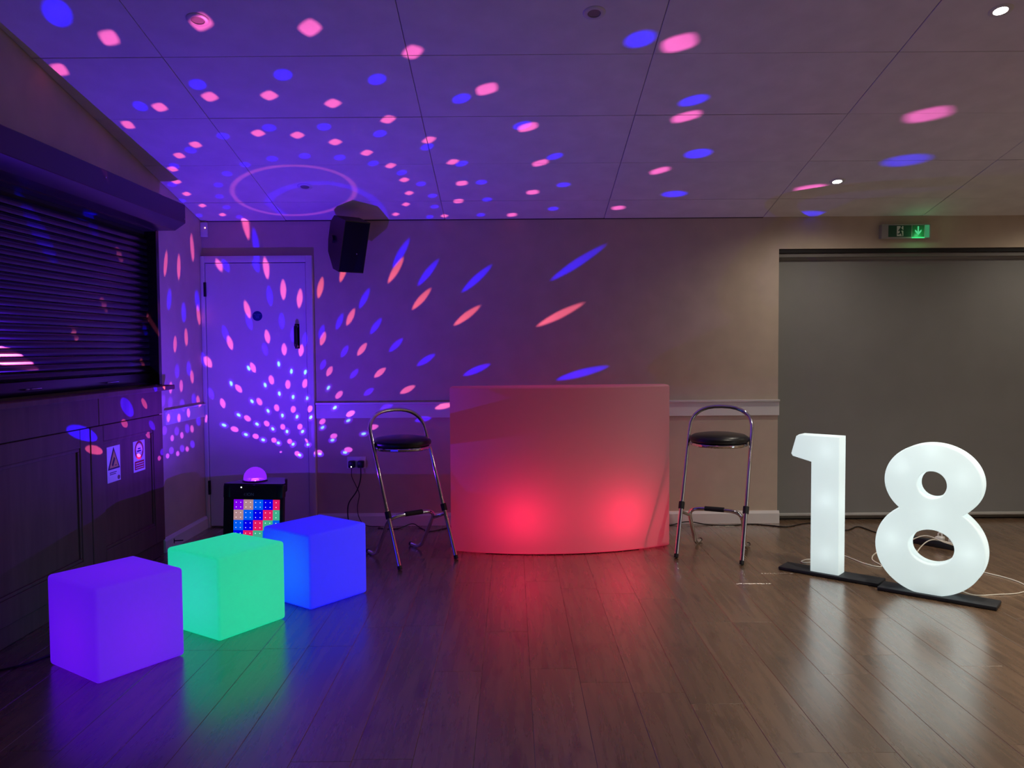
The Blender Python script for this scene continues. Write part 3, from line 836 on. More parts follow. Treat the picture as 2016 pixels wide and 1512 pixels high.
# disco dome: tinted shell with moulded lenses; the lamp sits in its centre.
# Each lens: kind, outline exponent, brightness, then centre and two half axes in
# polar angle coordinates about the vertical.
LENSES = [
 ('m',1.35,0.252,-0.0959,-0.5009,0.011,0.011,-0.0188,0.0173), ('m',1.35,0.224,-0.2563,-0.4114,0.0077,0.0122,-0.0186,0.0177),
 ('m',1.35,0.161,-0.1261,-0.2814,0.0155,0.0079,-0.0125,0.0187), ('m',1.35,0.153,-0.2508,-0.1974,0.0091,0.0143,-0.0139,0.0178),
 ('m',1.35,0.126,-0.1246,-0.0888,0.0159,0.007,-0.01,0.0193), ('m',1.35,0.274,0.0921,-0.5337,0.0193,0.0048,-0.0114,0.0182),
 ('m',1.35,0.291,0.2773,-0.5085,0.0202,0.0019,-0.0024,0.0183), ('m',1.35,0.175,0.1558,-0.3234,0.02,0.0028,-0.0057,0.0186),
 ('m',1.35,0.182,0.2953,-0.2842,0.0194,-0.0001,-0.0016,0.0186), ('m',1.35,0.168,0.0146,-0.3228,0.0185,0.0054,-0.0098,0.0187),
 ('m',1.35,0.186,0.4156,-0.2072,0.017,-0.0053,0.0016,0.0182), ('m',1.35,0.133,0.0777,-0.1537,0.019,0.0033,-0.0067,0.0194),
 ('m',1.35,0.137,0.1827,-0.1397,0.0193,0.0011,-0.0043,0.0194), ('m',1.35,0.14,0.2782,-0.0974,0.0185,-0.0013,-0.0022,0.0192),
 ('m',1.35,0.301,0.4493,-0.4316,0.0167,-0.004,0.0049,0.0179), ('m',1.35,0.124,-0.2024,-0.0202,0.0142,0.0082,-0.0103,0.019),
 ('m',1.35,0.123,-0.2637,0.0726,0.0127,0.0088,-0.0099,0.0186), ('m',1.35,0.122,-0.2934,0.1687,0.0142,0.004,-0.0083,0.0183),
 ('m',1.35,0.124,-0.3017,0.2691,0.0133,0.0038,-0.0075,0.0176), ('m',1.35,0.126,-0.2873,0.3713,0.0125,0.0034,-0.0066,0.0167),
 ('m',1.35,0.129,-0.2467,0.4577,0.012,0.0028,-0.0059,0.0159), ('m',1.35,0.188,0.5087,-0.0986,0.015,-0.0093,0.0027,0.0177),
 ('m',1.35,0.142,0.3554,-0.03,0.0173,-0.0051,-0.0005,0.0189), ('m',1.35,0.145,0.413,0.0562,0.0157,-0.0076,0.0002,0.0184),
 ('m',1.35,0.146,0.4433,0.1592,0.0144,-0.0039,-0.0008,0.0182), ('m',1.35,0.147,0.448,0.2637,0.0135,-0.0044,-0.0012,0.0176),
 ('m',1.35,0.147,0.4269,0.3621,0.0126,-0.0043,-0.0017,0.017), ('m',1.35,0.147,0.3811,0.4543,0.0121,-0.0038,-0.0023,0.0163),
 ('m',1.35,0.182,0.5286,0.4494,0.0114,-0.0052,-0.0014,0.0154), ('m',3,0.185,0.5779,0.3186,0.0122,-0.0054,-0.0004,0.0162),
 ('m',3,0.186,0.5907,0.1792,0.0133,-0.0051,0.0005,0.017), ('m',1.35,0.187,0.567,0.033,0.0139,-0.0107,0.0023,0.0172),
 ('m',3,0.299,0.5901,-0.3047,0.0148,-0.0068,0.0059,0.0173), ('m',3,0.292,0.6896,-0.1465,0.0132,-0.0098,0.005,0.0165),
 ('m',3,0.625,0.7895,-0.3802,0.0119,-0.0058,0.0104,0.0178), ('m',3,0.56,0.8879,-0.1607,0.0101,-0.0116,0.0063,0.0149),
 ('m',3,0.279,0.7425,0.0396,0.0117,-0.012,0.0034,0.0156), ('m',3,0.267,0.7454,0.2306,0.0114,-0.0059,0.0011,0.0152),
 ('m',3,0.255,0.7019,0.4096,0.0103,-0.0059,-0.0003,0.0142), ('m',3,0.496,0.9246,0.0785,0.0086,-0.0138,0.0035,0.0133),
 ('m',3,0.442,0.8983,0.3112,0.0089,-0.0067,0.0011,0.0127), ('m',3,1,1.0795,-0.1296,0.0074,-0.0119,0.0085,0.0185),
 ('m',3,1,1.0906,0.1546,0.0096,-0.0124,0.0037,0.0157), ('b',2,0.473,-0.1445,-0.5516,0.0016,0.0213,-0.0289,0.0182),
 ('b',2,0.265,-0.1708,-0.2851,0.0104,0.0115,-0.0135,0.0171), ('b',2,0.293,0.0065,-0.3679,0.0168,0.0052,-0.0101,0.0175),
 ('b',2,0.331,0.2039,-0.3927,0.0187,0.0022,-0.0044,0.0174), ('b',2,0.376,0.3914,-0.3617,0.0166,-0.0027,0.0019,0.0171),
 ('b',2,0.222,0.1164,-0.1813,0.0178,0.0025,-0.0057,0.0183), ('b',2,0.242,0.2609,-0.1811,0.0176,-0.0002,-0.0024,0.0181),
 ('b',2,0.266,0.3956,-0.1387,0.0158,-0.0049,0.0007,0.0176), ('b',2,0.207,-0.0259,-0.1385,0.0163,0.0049,-0.0083,0.0184),
 ('b',2,0.198,-0.1538,-0.0543,0.014,0.0068,-0.0095,0.0183), ('b',2,0.196,-0.2494,0.0508,0.012,0.008,-0.0095,0.0178),
 ('b',2,0.179,-0.0256,0.046,0.0156,0.0039,-0.007,0.0186), ('b',2,0.177,-0.1078,0.1135,0.0143,0.005,-0.0076,0.0183),
 ('b',2,0.179,-0.1688,0.2011,0.0142,0.0026,-0.007,0.0178), ('b',2,0.184,-0.2008,0.2979,0.0131,0.0026,-0.0065,0.017),
 ('b',2,0.2,-0.3164,0.1903,0.0126,0.0038,-0.0078,0.0171), ('b',2,0.209,-0.3398,0.3249,0.0113,0.0037,-0.0067,0.016),
 ('b',2,0.193,-0.2094,0.3933,0.012,0.0025,-0.0059,0.016), ('b',2,0.222,-0.33,0.4563,0.0103,0.0032,-0.0057,0.0146),
 ('b',2,0.204,-0.1931,0.4841,0.0115,0.0022,-0.0053,0.0151), ('b',2,0.185,0.0729,0.0044,0.0166,0.0022,-0.0057,0.0187),
 ('b',2,0.194,0.1763,-0.0125,0.017,0.0003,-0.004,0.0186), ('b',2,0.288,0.5061,-0.0606,0.0137,-0.0089,0.0023,0.0168),
 ('b',2,0.207,0.2771,-0.0006,0.0164,-0.0018,-0.0023,0.0184), ('b',2,0.22,0.367,0.0405,0.0153,-0.0055,-0.0005,0.0178),
 ('b',2,0.235,0.44,0.1064,0.0137,-0.008,0.0003,0.0171), ('b',2,0.248,0.4872,0.1886,0.0128,-0.0044,-0.0004,0.0169),
 ('b',2,0.26,0.5121,0.2814,0.012,-0.0047,-0.0006,0.0162), ('b',2,0.268,0.5095,0.3733,0.0112,-0.0047,-0.0011,0.0155),
 ('b',2,0.274,0.4842,0.4647,0.0107,-0.0047,-0.0016,0.0147), ('b',2,0.31,0.5879,0.0441,0.0125,-0.01,0.0022,0.0162),
 ('b',2,0.421,0.5535,-0.2771,0.014,-0.0066,0.0047,0.0165), ('b',2,0.46,0.6788,-0.1554,0.0123,-0.0088,0.0047,0.0158),
 ('b',2,0.907,0.7446,-0.4006,0.0116,-0.0047,0.0099,0.0172), ('b',2,0.937,0.8743,-0.2158,0.0096,-0.0095,0.0068,0.0147),
 ('b',2,0.483,0.7613,0.0024,0.0106,-0.0109,0.0036,0.0148), ('b',2,0.497,0.7981,0.1733,0.0104,-0.0054,0.0017,0.0142),
 ('b',2,0.498,0.7883,0.3439,0.0092,-0.0058,0.0005,0.0132), ('b',2,0.327,0.636,0.1689,0.012,-0.0048,0.0009,0.0158),
 ('b',2,0.34,0.6488,0.2975,0.0109,-0.0052,0.0001,0.015), ('b',2,0.347,0.6276,0.4242,0.0099,-0.0052,-0.0007,0.0141),
 ('b',2,0.931,0.948,-0.0061,0.0112,-0.0089,0.006,0.0198), ('b',2,0.896,0.964,0.2079,0.0133,-0.0074,0.0026,0.017),
 ('b',2,1,1.124,0.0268,0.0105,-0.013,0.0067,0.0203), ('b',2,1,1.1103,0.283,0.0128,-0.0099,0.002,0.0141),
 ('m',2,0.149,-0.4552,0.255,-0.0246,0.0002,-0.0018,-0.0168), ('m',2,0.168,-0.4428,0.3854,-0.0224,0.0161,-0.0027,-0.0164),
 ('m',2,0.251,-0.3901,0.4783,-0.0177,0.0294,-0.003,-0.0143), ('m',2,0.065,-0.6397,0.4685,-0.0283,0.0147,-0.0046,-0.023),
 ('m',2,0.087,-0.5851,0.5916,-0.0236,0.0263,-0.0055,-0.0202), ('m',2,0.145,-0.494,0.6685,-0.0176,0.0363,-0.0053,-0.0163),
 ('m',2,0.066,-0.6882,0.7826,-0.0204,0.0295,-0.009,-0.0211), ('m',2,0.045,-0.7776,0.6655,-0.0259,0.0209,-0.0085,-0.0258),
 ('m',2,0.035,-0.8324,0.5025,-0.0307,0.0101,-0.0063,-0.0294), ('m',2,0.065,-0.7394,0.9503,-0.0151,0.0288,-0.0118,-0.0195),
 ('m',2,0.042,-0.8586,0.8555,-0.02,0.0226,-0.0127,-0.0252), ('m',2,0.023,-1.0155,0.5107,-0.0295,0.0054,-0.0076,-0.0356),
 ('m',2,0.03,-0.9523,0.718,-0.0247,0.0155,-0.0115,-0.0309), ('m',2,0.044,-0.9023,0.996,-0.0147,0.0208,-0.0157,-0.0235),
 ('m',2,0.03,-1.0263,0.8638,-0.0189,0.0153,-0.0156,-0.0305), ('m',2,0.022,-1.1262,0.686,-0.0229,0.0086,-0.0129,-0.0373),
 ('m',2,0.017,-1.1957,0.4277,-0.0261,-0.0014,-0.0062,-0.0424), ('m',2,0.034,-1.052,1.0167,-0.0128,0.0141,-0.019,-0.0278),
 ('m',2,0.024,-1.1818,0.8619,-0.0173,0.0103,-0.018,-0.0358), ('m',2,0.017,-1.2946,0.6394,-0.0214,0.0038,-0.0133,-0.0437),
 ('p',2,0.03,-1.3775,0.3041,-0.0231,-0.007,-0.0026,-0.0488), ('p',2,0.034,-1.1845,0.0377,-0.0298,0.0378,-0.0043,-0.0436),
 ('m',2,0.021,-1.0196,0.3455,-0.0315,-0.0033,-0.0037,-0.0365), ('p',2,0.051,-0.9473,-0.0627,-0.0357,0.0418,-0.0027,-0.0382),
 ('p',2,0.051,-0.9936,-0.4596,-0.0334,0.0169,0.0074,-0.0459), ('p',2,0.084,-0.9208,-0.9102,-0.0672,0.0606,-0.0085,-0.0253),
 ('p',2,0.03,-1.3279,-0.2262,-0.0261,0.0063,0.0105,-0.0582), ('b',2,0.217,-0.5251,0.3259,-0.0267,0.0058,-0.0035,-0.0267),
 ('b',2,0.233,-0.5273,0.5087,-0.0237,0.0234,-0.0059,-0.0261), ('b',2,0.344,-0.4683,0.6237,-0.0178,0.0354,-0.0064,-0.022),
 ('b',2,0.102,-0.7329,0.5604,-0.0302,0.0185,-0.009,-0.0352), ('b',2,0.139,-0.6747,0.7145,-0.0239,0.0297,-0.011,-0.03),
 ('b',2,0.054,-0.931,0.3904,-0.0365,0.0008,-0.0063,-0.0461), ('b',2,0.061,-0.9121,0.5352,-0.0341,0.0107,-0.0103,-0.044),
 ('b',2,0.081,-0.8592,0.7469,-0.0273,0.0231,-0.015,-0.0377), ('b',2,0.121,-0.7617,0.893,-0.0199,0.0311,-0.016,-0.0296),
 ('b',2,0.041,-1.1206,0.4935,-0.0343,0.0029,-0.0107,-0.0544), ('b',2,0.055,-1.0445,0.7531,-0.0281,0.0161,-0.0186,-0.0461),
 ('b',2,0.078,-0.9425,0.923,-0.0215,0.0237,-0.0211,-0.0366), ('b',2,0.122,-0.8145,1.0438,-0.015,0.0292,-0.02,-0.0272),
 ('b',2,0.088,-0.9721,1.0737,-0.0155,0.0225,-0.0253,-0.0329), ('b',2,0.059,-1.1024,0.9271,-0.0212,0.0173,-0.0251,-0.0437),
 ('b',2,0.042,-1.2209,0.7131,-0.0276,0.0092,-0.0203,-0.0554), ('b',2,0.125,-1.3101,0.3873,-0.0316,-0.0052,-0.0074,-0.0642),
 ('b',2,0.146,-1.1057,0.0901,-0.0374,0.0524,-0.0074,-0.0541), ('b',2,0.221,-0.9205,-0.3691,-0.0696,0.0529,0.0052,-0.0792),
 ('b',2,0.438,-0.8049,-0.9217,-0.0929,0.0762,-0.0072,-0.0381), ('b',2,0.122,-1.2643,-0.194,-0.036,0.0092,0.0115,-0.0767),
 ('p',2,0.895,-0.4962,-0.0857,-0.0133,0.019,-0.0019,-0.0183), ('p',2,0.564,-0.5962,-0.2673,-0.0198,0.0146,-0.0005,-0.0201),
 ('p',2,0.549,-0.6314,-0.5539,-0.0214,0.0027,0.0018,-0.0168), ('p',2,0.483,-0.6291,0.2061,-0.0146,0.0284,-0.0033,-0.0166),
 ('p',2,0.263,-0.8008,0.1466,-0.0234,0.0332,-0.0035,-0.021), ('b',2,1,-0.445,-0.5607,-0.043,0.0274,-0.0005,-0.0337),
 ('b',2,1,-0.4427,-0.2613,-0.0267,0.0124,-0.0012,-0.0297), ('b',2,0.614,-0.6688,0.1629,-0.018,0.0211,-0.0036,-0.0244),
 ('b',2,0.372,-0.8173,-0.0065,-0.0265,0.0188,-0.0017,-0.0287), ('m',1.3,0.671,-0.5602,-0.9238,-0.0674,0.0799,-0.0061,-0.0269),
 ('m',1.6,0.265,-0.1846,0.527,0.0,-0.0313,0.0124,-0.0003), ('m',1.6,0.195,-0.3252,0.5842,0.0018,0.0177,-0.0134,0.0003),
 ('m',1.6,0.112,-0.2531,0.7198,-0.0027,-0.03,0.0155,-0.0009), ('m',1.6,0.086,-0.3993,0.8197,-0.0027,0.03,-0.0167,-0.0002),
 ('m',1.6,0.085,-0.5646,0.8591,0.0041,0.0294,-0.021,0.002), ('m',1.6,0.055,-0.5933,1.0748,-0.0053,0.0288,-0.0192,-0.0029),
 ('m',1.6,0.06,-0.7495,1.0981,-0.0116,0.0182,-0.0155,0.0075), ('m',1.6,0.066,-0.0732,0.8891,0.0013,-0.0283,0.0182,0.0002),
 ('m',1.6,0.065,0.04,0.8952,0.0048,-0.0283,0.0182,0.0013), ('m',1.6,0.06,-0.3038,0.9521,-0.0065,-0.0274,0.0185,-0.0023),
 ('m',1.6,0.054,-0.445,1.035,-0.0131,-0.0263,0.0183,-0.0048), ('m',2,0.05,-0.1892,1.0342,-0.0033,-0.0261,0.0201,-0.0013),
 ('m',2,0.046,-0.0638,1.0699,0.0018,-0.0255,0.0208,0.0007), ('m',2,0.043,-0.3162,1.1443,-0.0108,-0.0239,0.0203,-0.0045),
 ('m',2,0.039,-0.1778,1.2062,-0.0048,-0.0229,0.0223,-0.002), ('m',2,0.037,-0.0279,1.2265,0.0048,-0.0226,0.0228,0.0025),
 ('m',2,0.042,-0.4503,1.2222,-0.0197,-0.0217,0.0177,-0.0087), ('m',2,0.037,-0.2915,1.2969,-0.0151,-0.0201,0.0204,-0.0074),
 ('m',2,0.034,-0.1395,1.3414,-0.0044,-0.0203,0.0241,-0.0021), ('m',2,0.034,0.0335,1.3466,0.0132,-0.019,0.0221,0.0075),
 ('m',2,0.044,-0.5847,1.2512,-0.0261,-0.0207,0.0143,-0.0113), ('m',2,0.037,-0.4197,1.3584,-0.0255,-0.016,0.014,-0.0129),
 ('m',2,0.033,-0.2465,1.4252,-0.0216,-0.0143,0.0165,-0.0124), ('m',2,0.032,-0.0791,1.4524,0.0052,-0.0179,0.0254,0.0038),
 ('m',2,0.032,-0.1873,1.5222,-0.0136,0.0011,-0.0019,-0.0061), ('m',2,0.031,-0.0005,1.5458,0.0261,0.0081,-0.0121,0.0162),
 ('m',1.6,0.167,-0.1247,0.6094,0.0004,-0.0306,0.0139,-0.0002), ('m',1.6,0.128,-0.054,0.673,0.0017,-0.0303,0.015,0.0001),
 ('m',1.6,0.116,0.0288,0.6996,0.0035,-0.0303,0.0153,0.0005), ('p',1.6,0.134,0.1243,0.6805,0.0057,-0.0311,0.0147,0.001),
 ('m',1.6,0.079,-0.171,0.8281,-0.0013,-0.029,0.0172,-0.0006), ('p',1.6,0.107,0.3019,0.7574,0.0103,-0.0312,0.0154,0.0022),
 ('p',1.6,0.078,0.1664,0.8546,0.0084,-0.0295,0.017,0.0021), ('p',1.6,0.082,0.4132,0.8646,0.015,-0.0307,0.0161,0.0039),
 ('p',1.6,0.057,0.2383,0.9993,0.0129,-0.0275,0.0182,0.0042), ('p',1.6,0.076,0.5656,0.9329,0.0206,-0.031,0.0156,0.0057),
 ('p',2,0.049,0.3404,1.1149,0.0196,-0.0253,0.0177,0.0072), ('m',2,0.047,0.0731,1.0643,0.0077,-0.0257,0.0203,0.0029),
 ('p',2,0.041,0.1274,1.2153,0.0139,-0.0223,0.0203,0.0063), ('p',2,0.047,0.4723,1.1958,0.0272,-0.0237,0.0153,0.0103),
 ('p',2,0.038,0.2357,1.3054,0.0231,-0.0188,0.0169,0.0109), ('p',1.6,0.052,0.6701,1.2169,0.034,-0.0252,0.0124,0.0121),
 ('p',2,0.038,0.3625,1.3835,0.0319,-0.0148,0.0108,0.0148), ('p',2,0.034,0.1054,1.4463,0.0111,-0.0023,0.0123,0.0149),
 ('p',2,0.034,0.2352,1.5249,0.0339,-0.003,-0.0001,0.018), ('p',2,0.04,0.5268,1.4345,0.039,-0.0136,0.0057,0.0168),
 ('p',1.6,0.169,0.2223,0.6263,0.007,-0.0317,0.0138,0.0011), ('p',1.6,0.203,0.4378,0.6,0.0102,-0.033,0.013,0.0017),
 ('p',1.6,0.184,0.588,0.6432,0.0134,-0.0341,0.0132,0.0025), ('p',1.6,0.224,0.7811,0.6291,0.0159,-0.0362,0.0124,0.0029),
 ('p',1.6,0.452,1.0021,0.5234,0.0152,-0.039,0.0106,0.0024), ('p',1.6,0.086,0.7598,0.9427,0.0255,-0.0331,0.0142,0.0069),
 ('p',1.6,0.118,0.9791,0.8947,0.0281,-0.0373,0.0127,0.007), ('b',1.6,0.38,-0.2987,0.5886,0.0034,0.0175,-0.0135,0.0004),
 ('b',1.6,0.194,-0.4058,0.7817,-0.0034,0.0304,-0.0161,-0.0002), ('b',1.6,0.196,-0.2593,0.7619,-0.0031,-0.0297,0.0161,-0.0011),
 ('b',1.6,0.193,-0.5809,0.8389,-0.0091,0.0312,-0.0157,-0.0017), ('b',1.6,0.13,-0.6376,0.9992,-0.0078,0.0301,-0.0179,-0.003),
 ('w',2,0.108,-0.4834,0.9954,-0.0015,0.013,-0.0089,-0.0006), ('h',2,0.049,-0.4834,0.9954,-0.0032,0.0274,-0.0213,-0.0015),
 ('b',1.6,0.139,-0.1988,0.8798,-0.0024,-0.0283,0.0179,-0.0009), ('w',2,0.104,-0.1197,0.9556,-0.0001,-0.0125,0.0091,-0.0001),
 ('h',2,0.047,-0.1197,0.9556,-0.0003,-0.0263,0.0218,-0.0002), ('w',2,0.111,-0.3336,0.9501,-0.0033,-0.0123,0.0086,-0.0012),
 ('h',2,0.05,-0.3336,0.9501,-0.007,-0.0259,0.0207,-0.0029), ('w',2,0.095,-0.031,0.9977,0.0014,-0.0128,0.0095,0.0005),
 ('h',2,0.043,-0.031,0.9977,0.003,-0.0271,0.0228,0.0011), ('w',2,0.088,-0.2432,1.0562,-0.0029,-0.0129,0.0098,-0.0011),
 ('h',2,0.04,-0.2432,1.0562,-0.0062,-0.0276,0.0235,-0.0026), ('w',2,0.078,-0.1396,1.1195,-0.0009,-0.0131,0.0106,-0.0003),
 ('h',2,0.035,-0.1396,1.1195,-0.002,-0.0285,0.0255,-0.0008), ('w',2,0.075,-0.0253,1.1463,0.0022,-0.0131,0.0109,0.0009),
 ('h',2,0.034,-0.0253,1.1463,0.0048,-0.0286,0.0261,0.0022), ('w',2,0.083,-0.375,1.1294,-0.0068,-0.0126,0.0096,-0.0026),
 ('h',2,0.037,-0.375,1.1294,-0.0147,-0.0274,0.023,-0.0062), ('w',2,0.071,-0.2582,1.2154,-0.0055,-0.0127,0.0108,-0.0022),
 ('h',2,0.032,-0.2582,1.2154,-0.0123,-0.0282,0.026,-0.0053), ('w',2,0.066,-0.1325,1.2621,-0.0015,-0.0129,0.012,-0.0005),
 ('h',2,0.03,-0.1325,1.2621,-0.0033,-0.029,0.0287,-0.0012), ('w',2,0.064,0.0057,1.2766,0.0048,-0.0126,0.0118,0.0022),
 ('h',2,0.029,0.0057,1.2766,0.0108,-0.0283,0.0282,0.0053), ('w',2,0.083,-0.5123,1.1796,-0.0106,-0.012,0.0084,-0.0042),
 ('h',2,0.037,-0.5123,1.1796,-0.023,-0.0259,0.0202,-0.01), ('w',2,0.07,-0.381,1.2809,-0.0111,-0.0114,0.0093,-0.0047),
 ('h',2,0.031,-0.381,1.2809,-0.0246,-0.0254,0.0223,-0.0112), ('w',2,0.063,-0.2413,1.3433,-0.0086,-0.0116,0.0111,-0.0038),
 ('h',2,0.028,-0.2413,1.3433,-0.0196,-0.0264,0.0265,-0.0092), ('w',2,0.06,-0.1005,1.378,-0.0002,-0.0123,0.0131,0.0001),
 ('h',2,0.027,-0.1005,1.378,-0.0006,-0.0285,0.0315,0.0003), ('w',2,0.06,0.0609,1.3808,0.011,-0.0104,0.0105,0.0053),
 ('h',2,0.027,0.0609,1.3808,0.0252,-0.0239,0.0252,0.0128), ('w',2,0.089,-0.6521,1.194,-0.0129,-0.0115,0.007,-0.0051),
 ('h',2,0.04,-0.6521,1.194,-0.0277,-0.0246,0.0169,-0.0121), ('w',2,0.072,-0.5055,1.3188,-0.0149,-0.01,0.0069,-0.0064),
 ('h',2,0.032,-0.5055,1.3188,-0.033,-0.022,0.0165,-0.0153), ('w',2,0.063,-0.3559,1.4011,-0.0155,-0.0084,0.0068,-0.0072),
 ('h',2,0.029,-0.3559,1.4011,-0.0353,-0.0191,0.0164,-0.0172), ('w',2,0.059,-0.2028,1.4521,-0.0135,-0.0084,0.0088,-0.0068),
 ('h',2,0.027,-0.2028,1.4521,-0.0316,-0.0197,0.021,-0.0163), ('w',2,0.057,-0.0426,1.4749,0.0118,-0.0085,0.0104,0.0065),
 ('h',2,0.026,-0.0426,1.4749,0.0279,-0.0202,0.0248,0.0157), ('w',2,0.056,0.0301,1.5579,0.017,0.0052,-0.0068,0.0087),
 ('h',2,0.025,0.0301,1.5579,0.0398,0.0123,-0.0162,0.0209), ('b',1.6,0.433,-0.1586,0.5675,0.0003,-0.0312,0.013,-0.0003),
 ('b',1.6,0.371,-0.1687,0.6017,-0.0047,-0.017,0.0135,-0.0003), ('b',1.6,0.244,-0.1255,0.6881,0.0002,-0.0302,0.0152,-0.0002),
 ('b',1.6,0.182,-0.0747,0.7744,0.0013,-0.0295,0.0165,0.0001), ('b',1.6,0.155,-0.0097,0.8284,0.003,-0.0291,0.0173,0.0006),
 ('b',1.6,0.148,0.0646,0.8465,0.0052,-0.029,0.0175,0.0013), ('b',1.6,0.273,0.3457,0.6907,0.0101,-0.032,0.0144,0.002),
 ('b',1.6,0.197,0.248,0.7802,0.0094,-0.0307,0.0158,0.0021), ('b',1.6,0.168,0.1541,0.8286,0.0077,-0.0298,0.0167,0.0019),
 ('b',1.6,0.222,0.4447,0.7649,0.0135,-0.0321,0.015,0.003), ('b',1.6,0.148,0.3132,0.8923,0.013,-0.0297,0.0169,0.0035),
 ('b',1.6,0.12,0.1874,0.9712,0.0107,-0.0278,0.0183,0.0033), ('b',1.6,0.126,0.4105,0.9819,0.0179,-0.0288,0.0169,0.0055),
 ('w',2,0.095,0.073,1.0016,0.0033,-0.0127,0.0094,0.0011), ('h',2,0.043,0.073,1.0016,0.0069,-0.027,0.0225,0.0027),
 ('w',2,0.09,0.2493,1.0887,0.0076,-0.0125,0.009,0.0027), ('h',2,0.04,0.2493,1.0887,0.0162,-0.0267,0.0216,0.0066),
 ('b',1.6,0.121,0.5453,1.0429,0.0237,-0.0286,0.0158,0.0075), ('w',2,0.08,0.0991,1.1501,0.0057,-0.0127,0.0101,0.0022),
 ('h',2,0.036,0.0991,1.1501,0.0124,-0.0275,0.0242,0.0053), ('w',2,0.08,0.334,1.1906,0.0113,-0.0119,0.0085,0.0043),
 ('h',2,0.036,0.334,1.1906,0.0245,-0.0256,0.0204,0.0104), ('b',1.6,0.13,0.7049,1.0658,0.0288,-0.0299,0.0142,0.0089),
 ('w',2,0.07,0.1426,1.271,0.0096,-0.0116,0.01,0.0041), ('h',2,0.031,0.1426,1.271,0.0213,-0.0259,0.024,0.0098),
 ('w',2,0.08,0.463,1.2491,0.0147,-0.011,0.007,0.0057), ('h',2,0.036,0.463,1.2491,0.0317,-0.0237,0.0168,0.0136),
 ('w',2,0.067,0.2438,1.3451,0.0146,-0.0096,0.0078,0.0063), ('h',2,0.03,0.2438,1.3451,0.0326,-0.0215,0.0186,0.0151),
 ('w',2,0.067,0.3562,1.4141,0.0186,-0.0073,0.0045,0.0079), ('h',2,0.03,0.3562,1.4141,0.0412,-0.0161,0.0109,0.0191),
 ('w',2,0.062,0.1259,1.4741,0.0178,-0.0047,0.0042,0.0086), ('h',2,0.028,0.1259,1.4741,0.0409,-0.0109,0.01,0.0207),
 ('w',2,0.063,0.2425,1.5369,0.0204,-0.0012,-0.0008,0.0094), ('h',2,0.028,0.2425,1.5369,0.0462,-0.0026,-0.0019,0.0225),
 ('w',2,0.071,0.5016,1.4636,0.0209,-0.0061,0.002,0.0086), ('h',2,0.032,0.5016,1.4636,0.0456,-0.0133,0.0049,0.0207),
 ('w',2,0.085,0.6191,1.2848,0.017,-0.0106,0.0054,0.0065), ('h',2,0.038,0.6191,1.2848,0.0362,-0.0225,0.0129,0.0155),
 ('b',1.6,0.482,0.4325,0.5622,0.0095,-0.033,0.0125,0.0015), ('b',1.6,0.471,0.5601,0.5815,0.0116,-0.034,0.0125,0.0019),
 ('b',1.6,0.607,0.7246,0.5513,0.0131,-0.0355,0.0117,0.0021), ('b',1.6,0.213,0.5822,0.803,0.0173,-0.0329,0.0148,0.0041),
 ('b',1.6,1,0.9182,0.4497,0.0123,-0.0374,0.01,0.0017), ('b',1.6,0.243,0.7549,0.8013,0.0206,-0.0349,0.0139,0.0048),
 ('b',1.6,0.363,0.9612,0.7338,0.0218,-0.0384,0.0125,0.0046), ('b',1.6,0.176,0.9314,1.014,0.032,-0.0346,0.0126,0.0089),
 ('b',1.6,0.89,1.1874,0.573,0.0187,-0.0424,0.0105,0.0033), ('b',2,0.286,1.2785,0.2013,0.0029,-0.0384,0.0194,0.0004),
]
RING = [(0.2842,0.2502),(0.2745,0.2875),(0.2584,0.3247),(0.2358,0.3607),(0.2073,0.394),(0.1737,0.4233),(0.1361,0.4474),(0.0957,0.4652),(0.0541,0.4759),(0.013,0.4792),(-0.0261,0.4748),(-0.0616,0.4632),(-0.0924,0.4447),(-0.1174,0.4203),(-0.1358,0.3909),(-0.1471,0.3578),(-0.1512,0.3221),(-0.1483,0.285),(-0.1385,0.2479),(-0.1226,0.2117),(-0.1012,0.1776),(-0.0751,0.1464),(-0.0454,0.1189),(-0.0128,0.0958),(0.0216,0.0775),(0.0568,0.0643),(0.0921,0.0565),(0.1265,0.0542),(0.1593,0.0573),(0.1898,0.0658),(0.2172,0.0795),(0.241,0.0982),(0.2604,0.1215),(0.2749,0.1489),(0.284,0.18),(0.2872,0.2141),(0.2842,0.2502)]
ARC = [(-0.0214,0.4785),(-0.0475,0.3642),(-0.0139,0.2962),(0.0475,0.2394),(0.1294,0.1927),(0.2147,0.1882),(0.2812,0.229),(0.3258,0.3051),(0.3423,0.4027),(0.335,0.5049)]

TINT = {'p': (1.0, .15, .36), 'b': (.0, .0, 1.0), 'w': (.22, .60, 1.0), 'h': (.005, .02, 1.0), 'm': (1.0, .13, .62)}
BASE_T = (.0062, .0008, .060)
verts, faces, info = [], [], []
def add_poly(pts, kind, T):
    i0 = len(verts)
    verts.extend(Vector(p) for p in pts)
    faces.append(list(range(i0, i0 + len(pts)))); info.append((kind, T))
order = {'h': 0, 'b': 1, 'p': 2, 'm': 2, 'w': 3}
for L in sorted(LENSES, key=lambda t: order[t[0]]):
    kind, exn, T, cx_, cy_, ax_, ay_, bx_, by_ = L
    n = 14
    pts = []
    for k in range(n):
        a = 2 * math.pi * (k + .5) / n
        c_, s_ = math.cos(a), math.sin(a)
        c_ = math.copysign(abs(c_) ** (2 / exn), c_); s_ = math.copysign(abs(s_) ** (2 / exn), s_)
        pts.append((cx_ + ax_ * c_ + bx_ * s_, cy_ + ay_ * c_ + by_ * s_))
    A = sum(pts[k][0] * pts[(k + 1) % n][1] - pts[(k + 1) % n][0] * pts[k][1] for k in range(n))
    add_poly(pts if A > 0 else pts[::-1], kind, T)
